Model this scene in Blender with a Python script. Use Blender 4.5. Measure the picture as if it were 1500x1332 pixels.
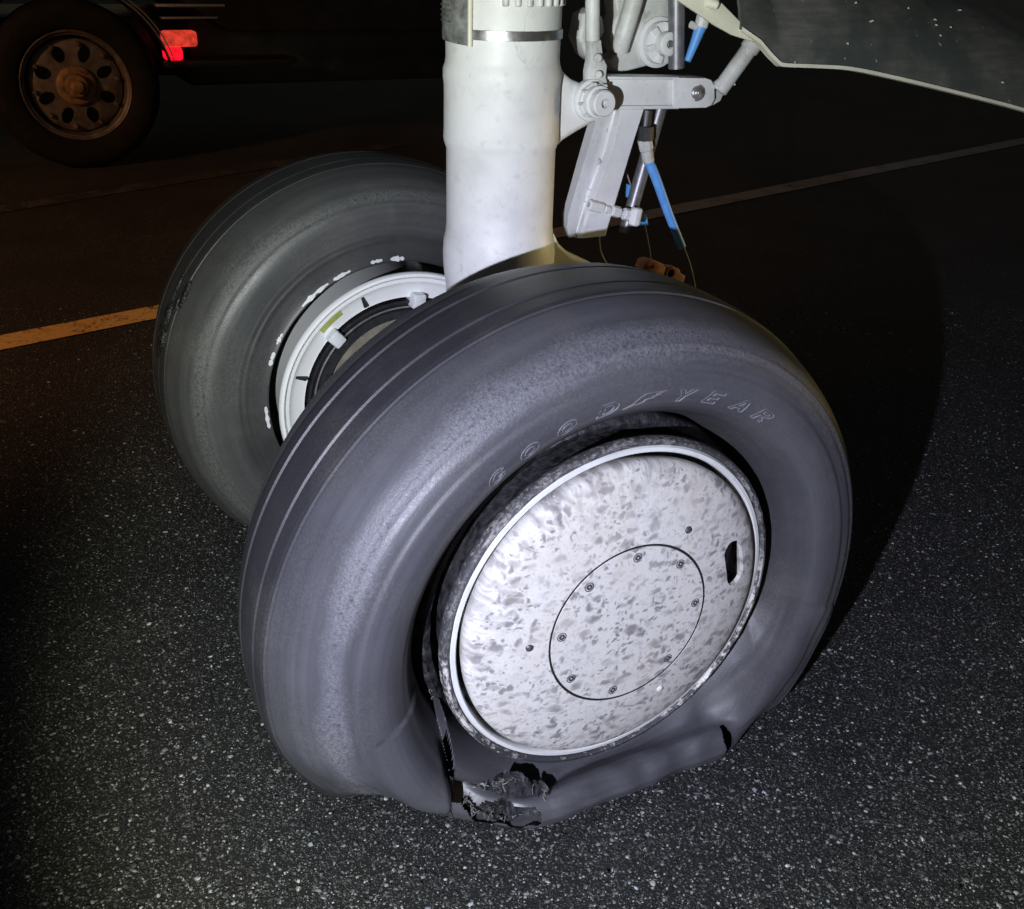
import bpy, bmesh, math, random
import numpy as np
from mathutils import Vector, Matrix, noise
R_ = math.radians
random.seed(7); rng = np.random.default_rng(7)
for o in list(bpy.data.objects): bpy.data.objects.remove(o)
SC = bpy.context.scene
COL = SC.collection
AH = 0.37                                   # height of the wheel axle above the tarmac

# ------------------------------------------------------------------ camera
CP = np.array([1.66108, -0.74322, 0.92734]); YAW, PITCH, ROLL, FPX = 2.663561, -0.471677, 0.028423, 1452.453
d_ = np.array([math.cos(PITCH)*math.cos(YAW), math.cos(PITCH)*math.sin(YAW), math.sin(PITCH)])
r_ = np.cross(d_, [0, 0, 1]); r_ /= np.linalg.norm(r_); u_ = np.cross(r_, d_)
c_, s_ = math.cos(ROLL), math.sin(ROLL); r_, u_ = c_*r_+s_*u_, -s_*r_+c_*u_
cam_d = bpy.data.cameras.new('camera'); cam = bpy.data.objects.new('camera', cam_d); COL.objects.link(cam)
M = Matrix.Identity(4)
for i in range(3):
    M[i][0], M[i][1], M[i][2] = r_[i], u_[i], -d_[i]
M[0][3], M[1][3], M[2][3] = CP[0], CP[1], CP[2]+AH
cam.matrix_world = M
cam_d.sensor_width = 36; cam_d.sensor_fit = 'HORIZONTAL'; cam_d.lens = FPX/1500*36
cam_d.clip_start = .02; cam_d.clip_end = 500
SC.camera = cam

# ------------------------------------------------------------------ night sky
W = bpy.data.worlds.new('World'); SC.world = W; W.use_nodes = True
nt = W.node_tree; bg = nt.nodes['Background']
sky = nt.nodes.new('ShaderNodeTexSky'); sky.sky_type = 'NISHITA'; sky.sun_disc = False
sky.sun_elevation = R_(0); sky.sun_rotation = R_(120)
nt.links.new(sky.outputs[0], bg.inputs[0]); bg.inputs[1].default_value = .05

# ------------------------------------------------------------------ lights: hand torch beside the camera, far apron floodlight
def aim(o, loc, tgt):
    o.location = loc
    o.rotation_euler = (Vector(tgt)-Vector(loc)).to_track_quat('-Z', 'Y').to_euler()
ld = bpy.data.lights.new('hand_torch', 'SPOT'); torch = bpy.data.objects.new('hand_torch', ld); COL.objects.link(torch)
aim(torch, (1.76, -1.25, 1.12), (.42, .10, .46))
ld.energy = 225; ld.spot_size = R_(69); ld.spot_blend = .42; ld.shadow_soft_size = .012
ld.color = (.90, .92, 1.0)
ld.use_nodes = True                          # LED beam: cool white middle, yellow green fringe
ln = ld.node_tree; em = ln.nodes['Emission']
tc = ln.nodes.new('ShaderNodeTexCoord'); sx = ln.nodes.new('ShaderNodeSeparateXYZ')
ac = ln.nodes.new('ShaderNodeMath'); ac.operation = 'ARCCOSINE'
ab = ln.nodes.new('ShaderNodeMath'); ab.operation = 'ABSOLUTE'
rp = ln.nodes.new('ShaderNodeValToRGB')
ln.links.new(tc.outputs['Normal'], sx.inputs[0]); ln.links.new(sx.outputs['Z'], ab.inputs[0]); ln.links.new(ab.outputs[0], ac.inputs[0])
ln.links.new(ac.outputs[0], rp.inputs[0]); ln.links.new(rp.outputs[0], em.inputs['Color'])
el = rp.color_ramp.elements
el[0].position = .24; el[0].color = (.87, .88, 1.0, 1)
el[1].position = .56; el[1].color = (.80, .78, .50, 1)
e = rp.color_ramp.elements.new(.38); e.color = (.93, .97, .88, 1)
ld2 = bpy.data.lights.new('apron_floodlight', 'SPOT'); fl = bpy.data.objects.new('apron_floodlight', ld2); COL.objects.link(fl)
aim(fl, (-1.6, -4.8, 2.6), (-3.4, -.9, 0))
ld2.energy = 450; ld2.color = (1.0, .44, .17); ld2.spot_size = R_(70); ld2.spot_blend = .9; ld2.shadow_soft_size = .25
ld3 = bpy.data.lights.new('second_torch', 'SPOT'); st_ = bpy.data.objects.new('second_torch', ld3); COL.objects.link(st_)
aim(st_, (.75, 4.3, .80), (.22, .45, .73))
ld3.energy = 210; ld3.color = (1.0, .76, .30); ld3.spot_size = R_(13); ld3.spot_blend = .9; ld3.shadow_soft_size = .03

SC.view_settings.view_transform = 'Standard'; SC.view_settings.look = 'None'
SC.view_settings.exposure = .15; SC.view_settings.gamma = 1
SC.render.engine = 'CYCLES'

# ------------------------------------------------------------------ helpers
def U(px, py, X):
    """point of the vertical plane x = X (metres from the gear's middle) that belongs to a measured sight line"""
    v = ((px-750)/FPX)*r_-((py-666)/FPX)*u_+d_
    t = (X-CP[0])/v[0]; P = CP+t*v
    return Vector((X, P[1], P[2]+AH))
def G(px, py, z=0.0):
    v = ((px-750)/FPX)*r_-((py-666)/FPX)*u_+d_
    t = (z-AH-CP[2])/v[2]; P = CP+t*v
    return Vector((P[0], P[1], z))
def obj(name, bm, mat, parent=None, smooth=35, label=None, recalc=True):
    me = bpy.data.meshes.new(name)
    if isinstance(bm, bmesh.types.BMesh):
        if recalc: bmesh.ops.recalc_face_normals(bm, faces=bm.faces)
        bm.to_mesh(me); bm.free()
    else: me = bm
    o = bpy.data.objects.new(name, me); COL.objects.link(o)
    if mat: me.materials.append(mat)
    if smooth is not None:
        me.polygons.foreach_set('use_smooth', [True]*len(me.polygons)); me.set_sharp_from_angle(angle=R_(smooth))
    if parent: 
        o.parent = parent
        p = parent
        while p: 
            o.matrix_parent_inverse = Matrix.Identity(4); break
        # geometry is written in world coordinates: undo the parents' own offset
        off = Vector((0, 0, 0)); p = parent
        while p: off += p.location; p = p.parent
        o.location = -off
    if label: o['label'] = label
    return o
def tag(o, label=None, cat=None, group=None, kind=None):
    if label: o['label'] = label
    if cat: o['category'] = cat
    if group: o['group'] = group
    if kind: o['kind'] = kind
    return o
def thing(name, loc, label, cat, group=None):
    o = bpy.data.objects.new(name, None); COL.objects.link(o); o.location = loc
    o.empty_display_size = .1
    return tag(o, label, cat, group)
def frame(axis):
    a = Vector(axis).normalized()
    t = Vector((0, 0, 1)) if abs(a.z) < .9 else Vector((0, 1, 0))
    e1 = a.cross(t).normalized(); e2 = a.cross(e1).normalized()
    return a, e1, e2
def lathe(bm, c, axis, prof, n=48, closed=False):
    """prof: list of (distance along axis, radius)"""
    a, e1, e2 = frame(axis); c = Vector(c); rings = []
    for (h, r) in prof:
        if r < 1e-6: rings.append([bm.verts.new(c+a*h)])
        else: rings.append([bm.verts.new(c+a*h+(e1*math.cos(2*math.pi*k/n)+e2*math.sin(2*math.pi*k/n))*r) for k in range(n)])
    prs = list(zip(rings[:-1], rings[1:]))
    if closed: prs.append((rings[-1], rings[0]))
    for A, B in prs:
        for k in range(n):
            k2 = (k+1) % n
            if len(A) == 1 and len(B) == 1: continue
            if len(A) == 1: bm.faces.new((A[0], B[k], B[k2]))
            elif len(B) == 1: bm.faces.new((A[k], B[0], A[k2]))
            else: bm.faces.new((A[k], B[k], B[k2], A[k2]))
    return bm
def cyl(bm, p, q, r, n=20, r2=None, bev=.0):
    p, q = Vector(p), Vector(q); L = (q-p).length; r2 = r if r2 is None else r2
    b = min(bev, L*.3)
    pr = [(0, 0), (0, r-b), (b, r), (L-b, r2), (L, r2-b), (L, 0)] if b else [(0, 0), (0, r), (L, r2), (L, 0)]
    return lathe(bm, p, q-p, pr, n)
def tube(bm, pts, r, n=10, sub=8):
    P = [Vector(p) for p in pts]
    Q = []
    for i in range(len(P)-1):
        p0, p1, p2, p3 = P[max(i-1, 0)], P[i], P[i+1], P[min(i+2, len(P)-1)]
        for k in range(sub):
            t = k/sub
            Q.append(.5*((2*p1)+(p2-p0)*t+(2*p0-5*p1+4*p2-p3)*t*t+(3*p1-p0-3*p2+p3)*t**3))
    Q.append(P[-1]); rings = []
    for i, q in enumerate(Q):
        d = (Q[min(i+1, len(Q)-1)]-Q[max(i-1, 0)]).normalized()
        a, e1, e2 = frame(d); rr = r(i/(len(Q)-1)) if callable(r) else r
        rings.append([bm.verts.new(q+(e1*math.cos(2*math.pi*k/n)+e2*math.sin(2*math.pi*k/n))*rr) for k in range(n)])
    for A, B in zip(rings[:-1], rings[1:]):
        for k in range(n): bm.faces.new((A[k], B[k], B[(k+1) % n], A[(k+1) % n]))
    bm.faces.new(rings[0]); bm.faces.new(rings[-1])
    return bm
def prism(bm, pts, x0, x1, bev=.0, seg=2):
    """polygon of (y, z) or Vectors, extruded along x"""
    yz = [(p.y, p.z) if isinstance(p, Vector) else p for p in pts]
    A = [bm.verts.new((x0, y, z)) for y, z in yz]; B = [bm.verts.new((x1, y, z)) for y, z in yz]
    fs = [bm.faces.new(A), bm.faces.new(B[::-1])]
    n = len(A)
    for k in range(n): fs.append(bm.faces.new((A[k], A[(k+1) % n], B[(k+1) % n], B[k])))
    if bev:
        es = [e for e in set(sum([list(f.edges) for f in fs[:2]], []))]
        bmesh.ops.recalc_face_normals(bm, faces=fs)
        bmesh.ops.bevel(bm, geom=es, offset=bev, segments=seg, affect='EDGES', profile=.5)
    return bm
def box(bm, c, s, bev=0., rot=None):
    m = Matrix.Translation(Vector(c)) @ (rot.to_4x4() if rot else Matrix.Identity(4)) @ Matrix.Diagonal((*s, 1))
    r = bmesh.ops.create_cube(bm, size=1, matrix=m)
    if bev: bmesh.ops.bevel(bm, geom=list({e for v in r['verts'] for e in v.link_edges}), offset=bev, segments=2, affect='EDGES', profile=.5)
    return bm
NB = bmesh.new

# ------------------------------------------------------------------ materials
def mat(name):
    m = bpy.data.materials.new(name); m.use_nodes = True
    return m, m.node_tree, m.node_tree.nodes['Principled BSDF']
def N(t, typ, **kw):
    n = t.nodes.new(typ)
    for k, v in kw.items():
        if k in ('op',): n.operation = v
        elif hasattr(n, k) and k not in n.inputs: setattr(n, k, v)
        else: n.inputs[k].default_value = v
    return n
def ramp(t, src, stops):
    r = t.nodes.new('ShaderNodeValToRGB'); e = r.color_ramp.elements
    while len(e) < len(stops): e.new(.5)
    for i, (p, c) in enumerate(stops):
        e[i].position = p; e[i].color = (c, c, c, 1) if not isinstance(c, tuple) else (*c, 1)
    t.links.new(src, r.inputs[0]); return r.outputs[0]
def noise_n(t, vec, scale, detail=4, rough=.55, dist=0.):
    n = N(t, 'ShaderNodeTexNoise'); n.inputs['Scale'].default_value = scale; n.inputs['Detail'].default_value = detail
    n.inputs['Roughness'].default_value = rough; n.inputs['Distortion'].default_value = dist
    t.links.new(vec, n.inputs['Vector']); return n.outputs['Fac']
def mixc(t, fac, a, b, typ='MIX'):
    m = t.nodes.new('ShaderNodeMix'); m.data_type = 'RGBA'; m.blend_type = typ
    for s, v in ((m.inputs[0], fac), (m.inputs[6], a), (m.inputs[7], b)):
        if hasattr(v, 'is_output'): t.links.new(v, s)
        elif isinstance(v, (int, float)): s.default_value = v if s.type == 'VALUE' else (v, v, v, 1)
        else: s.default_value = (*v, 1)
    return m.outputs[2]
def math_n(t, op, a, b=None, c=None):
    m = t.nodes.new('ShaderNodeMath'); m.operation = op
    for i, v in enumerate((a, b, c)):
        if v is None: continue
        if hasattr(v, 'is_output'): t.links.new(v, m.inputs[i])
        else: m.inputs[i].default_value = v
    return m.outputs[0]
def bump(t, b, h, dist, strength=1., nrm=None):
    n = t.nodes.new('ShaderNodeBump'); n.inputs['Distance'].default_value = dist; n.inputs['Strength'].default_value = strength
    t.links.new(h, n.inputs['Height'])
    if nrm: t.links.new(nrm, n.inputs['Normal'])
    t.links.new(n.outputs[0], b.inputs['Normal']); return n.outputs[0]
def coords(t, scale=(1, 1, 1), rot=(0, 0, 0), loc=(0, 0, 0)):
    c = t.nodes.new('ShaderNodeTexCoord'); m = t.nodes.new('ShaderNodeMapping')
    m.inputs['Scale'].default_value = scale; m.inputs['Rotation'].default_value = rot; m.inputs['Location'].default_value = loc
    g = t.nodes.new('ShaderNodeNewGeometry')
    t.links.new(g.outputs['Position'], m.inputs[0]); return m.outputs[0]
def simple(name, col, rough=.5, metal=0., var=.12, scale=40, bmp=.0, spec=.5):
    m, t, b = mat(name); v = coords(t)
    n = noise_n(t, v, scale, 5, .6)
    k = ramp(t, n, [(.3, 1-var*2), (.7, 1.0)])
    t.links.new(mixc(t, 1., k, col, 'MULTIPLY'), b.inputs['Base Color'])
    t.links.new(math_n(t, 'MULTIPLY_ADD', n, .25, rough-.12), b.inputs['Roughness'])
    b.inputs['Metallic'].default_value = metal; b.inputs['Specular IOR Level'].default_value = spec
    if bmp: bump(t, b, n, bmp)
    return m

def polar(t, cy, cz):
    """radius and angle about a wheel's axle from the world position"""
    g = t.nodes.new('ShaderNodeNewGeometry'); s = t.nodes.new('ShaderNodeSeparateXYZ'); t.links.new(g.outputs['Position'], s.inputs[0])
    y = math_n(t, 'SUBTRACT', s.outputs[1], cy); z = math_n(t, 'SUBTRACT', s.outputs[2], cz)
    r = math_n(t, 'SQRT', math_n(t, 'ADD', math_n(t, 'MULTIPLY', y, y), math_n(t, 'MULTIPLY', z, z)))
    a = math_n(t, 'ARCTAN2', z, y)
    c = t.nodes.new('ShaderNodeCombineXYZ')
    return r, a, s.outputs[0], c

def rubber(name, zc, xc, base=(.080, .081, .093), scuffcol=(.21, .21, .24), Rs=.47):
    m, t, b = mat(name); v = coords(t)
    r, a, x, cmb = polar(t, 0, AH+zc)
    # streaks that run round the tyre
    t.links.new(math_n(t, 'MULTIPLY', math_n(t, 'COSINE', a), .7), cmb.inputs[0]); t.links.new(math_n(t, 'MULTIPLY', r, 55), cmb.inputs[1]); t.links.new(math_n(t, 'MULTIPLY_ADD', x, 40, math_n(t, 'MULTIPLY', math_n(t, 'SINE', a), .7)), cmb.inputs[2])
    rings = noise_n(t, cmb.outputs[0], 1.0, 4, .6)
    blot = noise_n(t, v, 7, 5, .6); fine = noise_n(t, v, 230, 4, .7); grit = noise_n(t, v, 420, 3, .7)
    col = mixc(t, ramp(t, rings, [(.35, .1), (.68, .5)]), tuple(c*.72 for c in base), tuple(c*1.5 for c in base))
    col = mixc(t, ramp(t, blot, [(.38, 0.), (.68, .6)]), col, tuple(c*.55 for c in base))
    # scuffed band on the shoulder
    band = math_n(t, 'SUBTRACT', 1., math_n(t, 'MULTIPLY', math_n(t, 'ABSOLUTE', math_n(t, 'SUBTRACT', r, Rs)), 28.))
    wob = math_n(t, 'ADD', band, math_n(t, 'MULTIPLY_ADD', blot, 1.6, -1.0))
    sc = math_n(t, 'MULTIPLY', ramp(t, wob, [(.1, 0.), (.6, 1.)]), ramp(t, fine, [(.40, .25), (.70, 1.)]))
    col = mixc(t, math_n(t, 'MULTIPLY', sc, .65), col, scuffcol)
    # dry dust
    pit = math_n(t, 'MULTIPLY', ramp(t, wob, [(.2, 0.), (.7, 1.)]), ramp(t, noise_n(t, v, 120, 4, .75), [(.56, 0.), (.64, .8)]))
    col = mixc(t, pit, col, tuple(c*.35 for c in base))
    col = mixc(t, ramp(t, math_n(t, 'MULTIPLY', fine, blot), [(.24, 0.), (.5, .35)]), col, (.16, .155, .16))
    tread = math_n(t, 'MULTIPLY', ramp(t, math_n(t, 'ABSOLUTE', math_n(t, 'SUBTRACT', x, xc)), [(.080, 1.), (.0835, 0.)]), ramp(t, math_n(t, 'MULTIPLY_ADD', blot, .5, .2), [(.2, .9), (.7, .6)]))
    col = mixc(t, tread, col, tuple(c*.24 for c in base))
    col = mixc(t, math_n(t, 'MULTIPLY', ramp(t, math_n(t, 'MULTIPLY_ADD', blot, .02, r), [(.372, .62), (.394, 0.)]), ramp(t, math_n(t, 'MULTIPLY_ADD', math_n(t, 'SINE', a), .5, .5), [(.16, 0.), (.34, 1.)])), col, tuple(c*.30 for c in base))  # blacker bead rubber, also painted shade for the deep recess beside the rim
    dust = ramp(t, noise_n(t, coords(t, loc=(4, 7, 1)), 4.5, 5, .65), [(.48, 0.), (.72, .35)])
    col = mixc(t, math_n(t, 'MULTIPLY', dust, ramp(t, fine, [(.35, .3), (.6, 1.)])), col, (.15, .142, .13))
    t.links.new(col, b.inputs['Base Color'])
    t.links.new(math_n(t, 'ADD', math_n(t, 'MULTIPLY_ADD', fine, .22, .32), math_n(t, 'MULTIPLY', sc, .12)), b.inputs['Roughness'])
    b.inputs['Specular IOR Level'].default_value = .55
    h = math_n(t, 'ADD', math_n(t, 'MULTIPLY', math_n(t, 'MULTIPLY', grit, sc), .6), math_n(t, 'MULTIPLY_ADD', fine, .25, math_n(t, 'MULTIPLY', rings, .35)))
    bump(t, b, h, .0016, .7)
    return m
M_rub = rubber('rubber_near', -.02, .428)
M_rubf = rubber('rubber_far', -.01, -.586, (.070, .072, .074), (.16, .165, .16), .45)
M_rubtorn = simple('torn_rubber', (.022, .022, .025), .36, 0, .4, 90, .006, .6)
M_rubflap = simple('torn_sidewall_rubber', (.055, .055, .063), .5, 0, .35, 120, .003, .5)
M_letter = simple('raised_lettering', (.17, .17, .19), .5, 0, .1, 200)

def paint(name, col=(.72, .73, .74), grime=.35, scr=True, rough=.34, gcol=(.36, .36, .35)):
    m, t, b = mat(name); v = coords(t)
    n1 = noise_n(t, v, 9, 6, .6); n2 = noise_n(t, v, 45, 5, .65)
    c = mixc(t, ramp(t, n1, [(.45, 0.), (.78, grime)]), col, gcol)
    c = mixc(t, ramp(t, n2, [(.56, 0.), (.78, grime*.8)]), c, tuple(x*.8 for x in gcol))
    if scr:
        n3 = noise_n(t, v, 11, 2, .5, 1.2)
        line = ramp(t, math_n(t, 'ABSOLUTE', math_n(t, 'SUBTRACT', n3, .5)), [(.0, 1.), (.007, 0.)])
        mask = ramp(t, noise_n(t, coords(t, loc=(3, 1, 2)), 14, 3, .5), [(.54, 0.), (.62, 1.)])
        c = mixc(t, math_n(t, 'MULTIPLY', math_n(t, 'MULTIPLY', line, mask), .38), c, (.2, .19, .18))
    t.links.new(c, b.inputs['Base Color'])
    t.links.new(math_n(t, 'MULTIPLY_ADD', n1, .3, rough-.15), b.inputs['Roughness'])
    bump(t, b, n2, .0006, .5)
    return m
M_strut = paint('strut_paint', (.70, .705, .68), grime=.45, rough=.5)
M_white = paint('white_hardware_paint', (.68, .69, .68), .45, False, .4)
M_dirtyw = paint('grimy_white_paint', (.60, .61, .58), .75, True, .5, (.20, .19, .17))
M_cream = paint('cream_primer', (.66, .65, .52), .4, False, .45, (.38, .35, .25))
M_steel = simple('bare_steel', (.45, .45, .45), .35, .9, .15, 60)
M_gsteel = simple('grey_tube_metal', (.25, .25, .26), .42, .55, .2, 50)
M_dsteel = simple('dark_steel', (.06, .06, .065), .45, .6, .2, 50)
M_black = simple('black_gap', (.012, .012, .012), .7, 0, .1, 40)
M_blue = simple('blue_sleeve', (.12, .36, .78), .45, 0, .12, 60)
M_orange = simple('rust_orange_metal', (.42, .15, .05), .6, .1, .3, 70, .001)
M_placard = simple('placard_metal', (.30, .31, .29), .5, .15, .35, 45, .002)
M_green = simple('yellow_green_tag', (.42, .47, .12), .5, 0, .1, 50)
M_wire = simple('wire', (.24, .22, .20), .5, 0, .1, 50)
M_tan = simple('tan_brake_disc', (.28, .25, .19), .6, .2, .2, 40)
M_chip = simple('white_paint_chip', (.72, .74, .75), .5, 0, .1, 80)

# hub cap: white paint, smeared with grey rubber dust
def hubpaint():
    m, t, b = mat('smeared_hubcap_paint')
    r, a, x, cmb = polar(t, 0, AH)
    v1 = coords(t, (1, 22, 50), (R_(33), 0, 0)); v2 = coords(t, (1, 38, 62), (R_(-35), 0, 0)); v3 = coords(t)
    t.links.new(math_n(t, 'MULTIPLY', a, 16.), cmb.inputs[0]); t.links.new(math_n(t, 'MULTIPLY', r, 22), cmb.inputs[1])
    rad = noise_n(t, cmb.outputs[0], 1., 4, .6, .3)
    n1 = noise_n(t, v1, 1., 4, .6, .4); n2 = noise_n(t, v2, 1., 3, .6, .3); big = noise_n(t, v3, 9, 3, .5); tiny = noise_n(t, v3, 210, 3, .6)
    mid = ramp(t, r, [(.12, 0.), (.16, 1.)]); big2 = noise_n(t, coords(t, loc=(5, 2, 7)), 13, 3, .5)
    f1 = math_n(t, 'MULTIPLY', ramp(t, n1, [(.50, 0.), (.64, .85)]), math_n(t, 'MULTIPLY', ramp(t, big, [(.42, .12), (.58, 1.)]), math_n(t, 'MULTIPLY_ADD', mid, .6, .4)))
    dots = ramp(t, noise_n(t, coords(t, (1, 48, 66), (R_(25), 0, 0)), 1., 3, .6, .3), [(.56, 0.), (.64, .8)])
    f2 = math_n(t, 'MULTIPLY', math_n(t, 'MAXIMUM', math_n(t, 'MULTIPLY', ramp(t, n2, [(.54, 0.), (.66, .8)]), mid), dots), ramp(t, big2, [(.40, .1), (.56, 1.)]))
    rim = ramp(t, r, [(.185, 0.), (.26, 1.)])
    f3 = math_n(t, 'MULTIPLY', ramp(t, rad, [(.46, 0.), (.66, .85)]), math_n(t, 'MULTIPLY', rim, ramp(t, big, [(.4, .2), (.6, 1.)])))
    def spots(sc, rot, loc, thr, lo, hi):
        wv = N(t, 'ShaderNodeTexNoise'); wv.inputs['Scale'].default_value = 55; wv.inputs['Detail'].default_value = 4; t.links.new(v3, wv.inputs['Vector'])
        ad = t.nodes.new('ShaderNodeVectorMath'); ad.operation = 'MULTIPLY_ADD'; ad.inputs[1].default_value = (0, .022, .022); t.links.new(wv.outputs['Color'], ad.inputs[0]); t.links.new(v3, ad.inputs[2])
        mp = t.nodes.new('ShaderNodeMapping'); mp.inputs['Scale'].default_value = (.01, *sc); mp.inputs['Rotation'].default_value = (rot, 0, 0); mp.inputs['Location'].default_value = loc; t.links.new(ad.outputs[0], mp.inputs[0])
        vo = N(t, 'ShaderNodeTexVoronoi'); vo.inputs['Scale'].default_value = 1.; vo.inputs['Randomness'].default_value = 1.; t.links.new(mp.outputs[0], vo.inputs['Vector'])
        sp = t.nodes.new('ShaderNodeSeparateColor'); t.links.new(vo.outputs['Color'], sp.inputs[0])
        rad = math_n(t, 'MULTIPLY_ADD', sp.outputs[0], hi-lo, lo)
        edge_ = math_n(t, 'SUBTRACT', 1., math_n(t, 'DIVIDE', vo.outputs['Distance'], rad))
        return math_n(t, 'MULTIPLY', ramp(t, edge_, [(.0, 0.), (.55, 1.)]), ramp(t, sp.outputs[1], [(thr, 0.), (thr+.35, 1.)]))
    sp1 = math_n(t, 'MAXIMUM', spots((42, 78), R_(38), (1, 2, 3), .25, .25, .62), spots((30, 55), R_(52), (7, 1, 3), .5, .25, .6))
    sp2 = math_n(t, 'MAXIMUM', spots((90, 60), R_(10), (4, 5, 2), .3, .25, .6), spots((110, 150), R_(30), (2, 8, 2), .35, .25, .6))
    cl = ramp(t, noise_n(t, v3, 15, 3, .55), [(.34, .4), (.54, 1.)])
    fs = math_n(t, 'MULTIPLY', math_n(t, 'MAXIMUM', sp1, sp2), math_n(t, 'MULTIPLY', cl, .85))
    c = mixc(t, math_n(t, 'MULTIPLY', f1, .15), (.64, .63, .605), (.30, .295, .295)); c = mixc(t, math_n(t, 'MULTIPLY', f2, .2), c, (.25, .245, .255)); c = mixc(t, f3, c, (.24, .23, .225))
    c = mixc(t, fs, c, (.17, .163, .168))
    c = mixc(t, ramp(t, tiny, [(.55, 0.), (.70, .5)]), c, (.36, .345, .33))
    c = mixc(t, ramp(t, noise_n(t, v3, 12, 5, .6), [(.48, 0.), (.75, .35)]), c, (.55, .49, .40))
    t.links.new(c, b.inputs['Base Color']); b.inputs['Roughness'].default_value = .6; b.inputs['Specular IOR Level'].default_value = .25
    bump(t, b, n1, .0012, .3); return m
M_hub = hubpaint()
def flangemat():
    m, t, b = mat('scraped_flange')
    r, a, x, cmb = polar(t, 0, AH)
    t.links.new(math_n(t, 'MULTIPLY', a, 7.), cmb.inputs[0]); t.links.new(math_n(t, 'MULTIPLY', r, 90), cmb.inputs[1]); t.links.new(math_n(t, 'MULTIPLY', x, 60), cmb.inputs[2])
    n = noise_n(t, cmb.outputs[0], 1.5, 6, .7); v = coords(t); n2 = noise_n(t, v, 90, 5, .7); big = noise_n(t, v, 5, 2, .5)
    f = ramp(t, math_n(t, 'ADD', math_n(t, 'MULTIPLY_ADD', big, .5, -.25), math_n(t, 'MULTIPLY_ADD', n, .6, math_n(t, 'MULTIPLY', n2, .4))), [(.42, 0.), (.52, 1.)])
    f = math_n(t, 'MAXIMUM', f, math_n(t, 'MULTIPLY', ramp(t, math_n(t, 'ADD', a, math_n(t, 'MULTIPLY', big, .9)), [(.15, 0.), (.6, 1.)]), ramp(t, n, [(.42, 1.), (.60, .45)])))
    c = mixc(t, f, (.62, .60, .57), (.045, .045, .05)); t.links.new(c, b.inputs['Base Color'])
    t.links.new(math_n(t, 'MULTIPLY_ADD', f, .2, .35), b.inputs['Roughness']); bump(t, b, n2, .003, .7)
    return m
M_flange = flangemat()

# tarmac
def tarmac():
    m, t, b = mat('tarmac'); v = coords(t)
    wob = N(t, 'ShaderNodeTexNoise'); wob.inputs['Scale'].default_value = 130; t.links.new(v, wob.inputs['Vector'])
    mx = t.nodes.new('ShaderNodeVectorMath'); mx.operation = 'MULTIPLY_ADD'; t.links.new(wob.outputs['Color'], mx.inputs[0]); mx.inputs[1].default_value = (.006, .006, .006); t.links.new(v, mx.inputs[2])
    cols, hs = None, None
    col = (.018, .018, .020)
    hsum = None
    for sc, thr, br in ((110, .62, .12), (190, .60, .17), (330, .58, .20)):
        vo = N(t, 'ShaderNodeTexVoronoi'); vo.inputs['Scale'].default_value = sc; t.links.new(mx.outputs[0], vo.inputs['Vector'])
        sp = t.nodes.new('ShaderNodeSeparateColor'); t.links.new(vo.outputs['Color'], sp.inputs[0])
        body = ramp(t, vo.outputs['Distance'], [(.28, 1.), (.42, 0.)])
        pick = ramp(t, sp.outputs[0], [(thr, 0.), (thr+.32, 1.)])
        f = math_n(t, 'MULTIPLY', body, pick)
        col = mixc(t, f, col, mixc(t, sp.outputs[1], (br*.8, br*.82, br*.85), (br*1.15, br*1.05, br*.92)))
        dk = math_n(t, 'MULTIPLY', body, ramp(t, sp.outputs[2], [(.3, 0.), (.9, 1.)]))
        h = math_n(t, 'MULTIPLY', math_n(t, 'MAXIMUM', f, dk), 95/sc)
        hsum = h if hsum is None else math_n(t, 'MAXIMUM', hsum, h)
    col = mixc(t, ramp(t, noise_n(t, v, 1.6, 5, .65), [(.35, 0.), (.68, .75)]), col, (.010, .010, .011))
    t.links.new(col, b.inputs['Base Color']); b.inputs['Roughness'].default_value = .62; b.inputs['Specular IOR Level'].default_value = .35
    bump(t, b, math_n(t, 'ADD', hsum, math_n(t, 'MULTIPLY', noise_n(t, v, 260, 4, .7), .35)), .004, 1.)
    return m
M_tarmac = tarmac()
def stonemat():
    m, t, b = mat('aggregate_stone'); g = t.nodes.new('ShaderNodeNewGeometry'); v = coords(t)
    rnd = g.outputs['Random Per Island']
    w = t.nodes.new('ShaderNodeTexWhiteNoise'); w.noise_dimensions = '1D'; t.links.new(rnd, w.inputs['W'])
    k = ramp(t, rnd, [(0., .015), (.4, .065), (.68, .15), (.92, .34), (1., .60)])
    tint = mixc(t, w.outputs['Value'], (.82, .91, 1.05), (1.0, .95, .86))
    c = mixc(t, 1., k, tint, 'MULTIPLY')
    c = mixc(t, ramp(t, noise_n(t, v, 500, 3, .7), [(.4, 0.), (.7, .5)]), c, (.03, .03, .03))
    t.links.new(c, b.inputs['Base Color']); b.inputs['Roughness'].default_value = .55
    return m
M_stone = stonemat()

# ------------------------------------------------------------------ ground
bm = NB(); s = 120
vs = [bm.verts.new(p) for p in ((-s, -s, 0), (s, -s, 0), (s, s, 0), (-s, s, 0))]; bm.faces.new(vs)
ground = tag(obj('ground', bm, M_tarmac, smooth=None), 'dark coarse tarmac apron with pale aggregate', 'tarmac', kind='structure')

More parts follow.
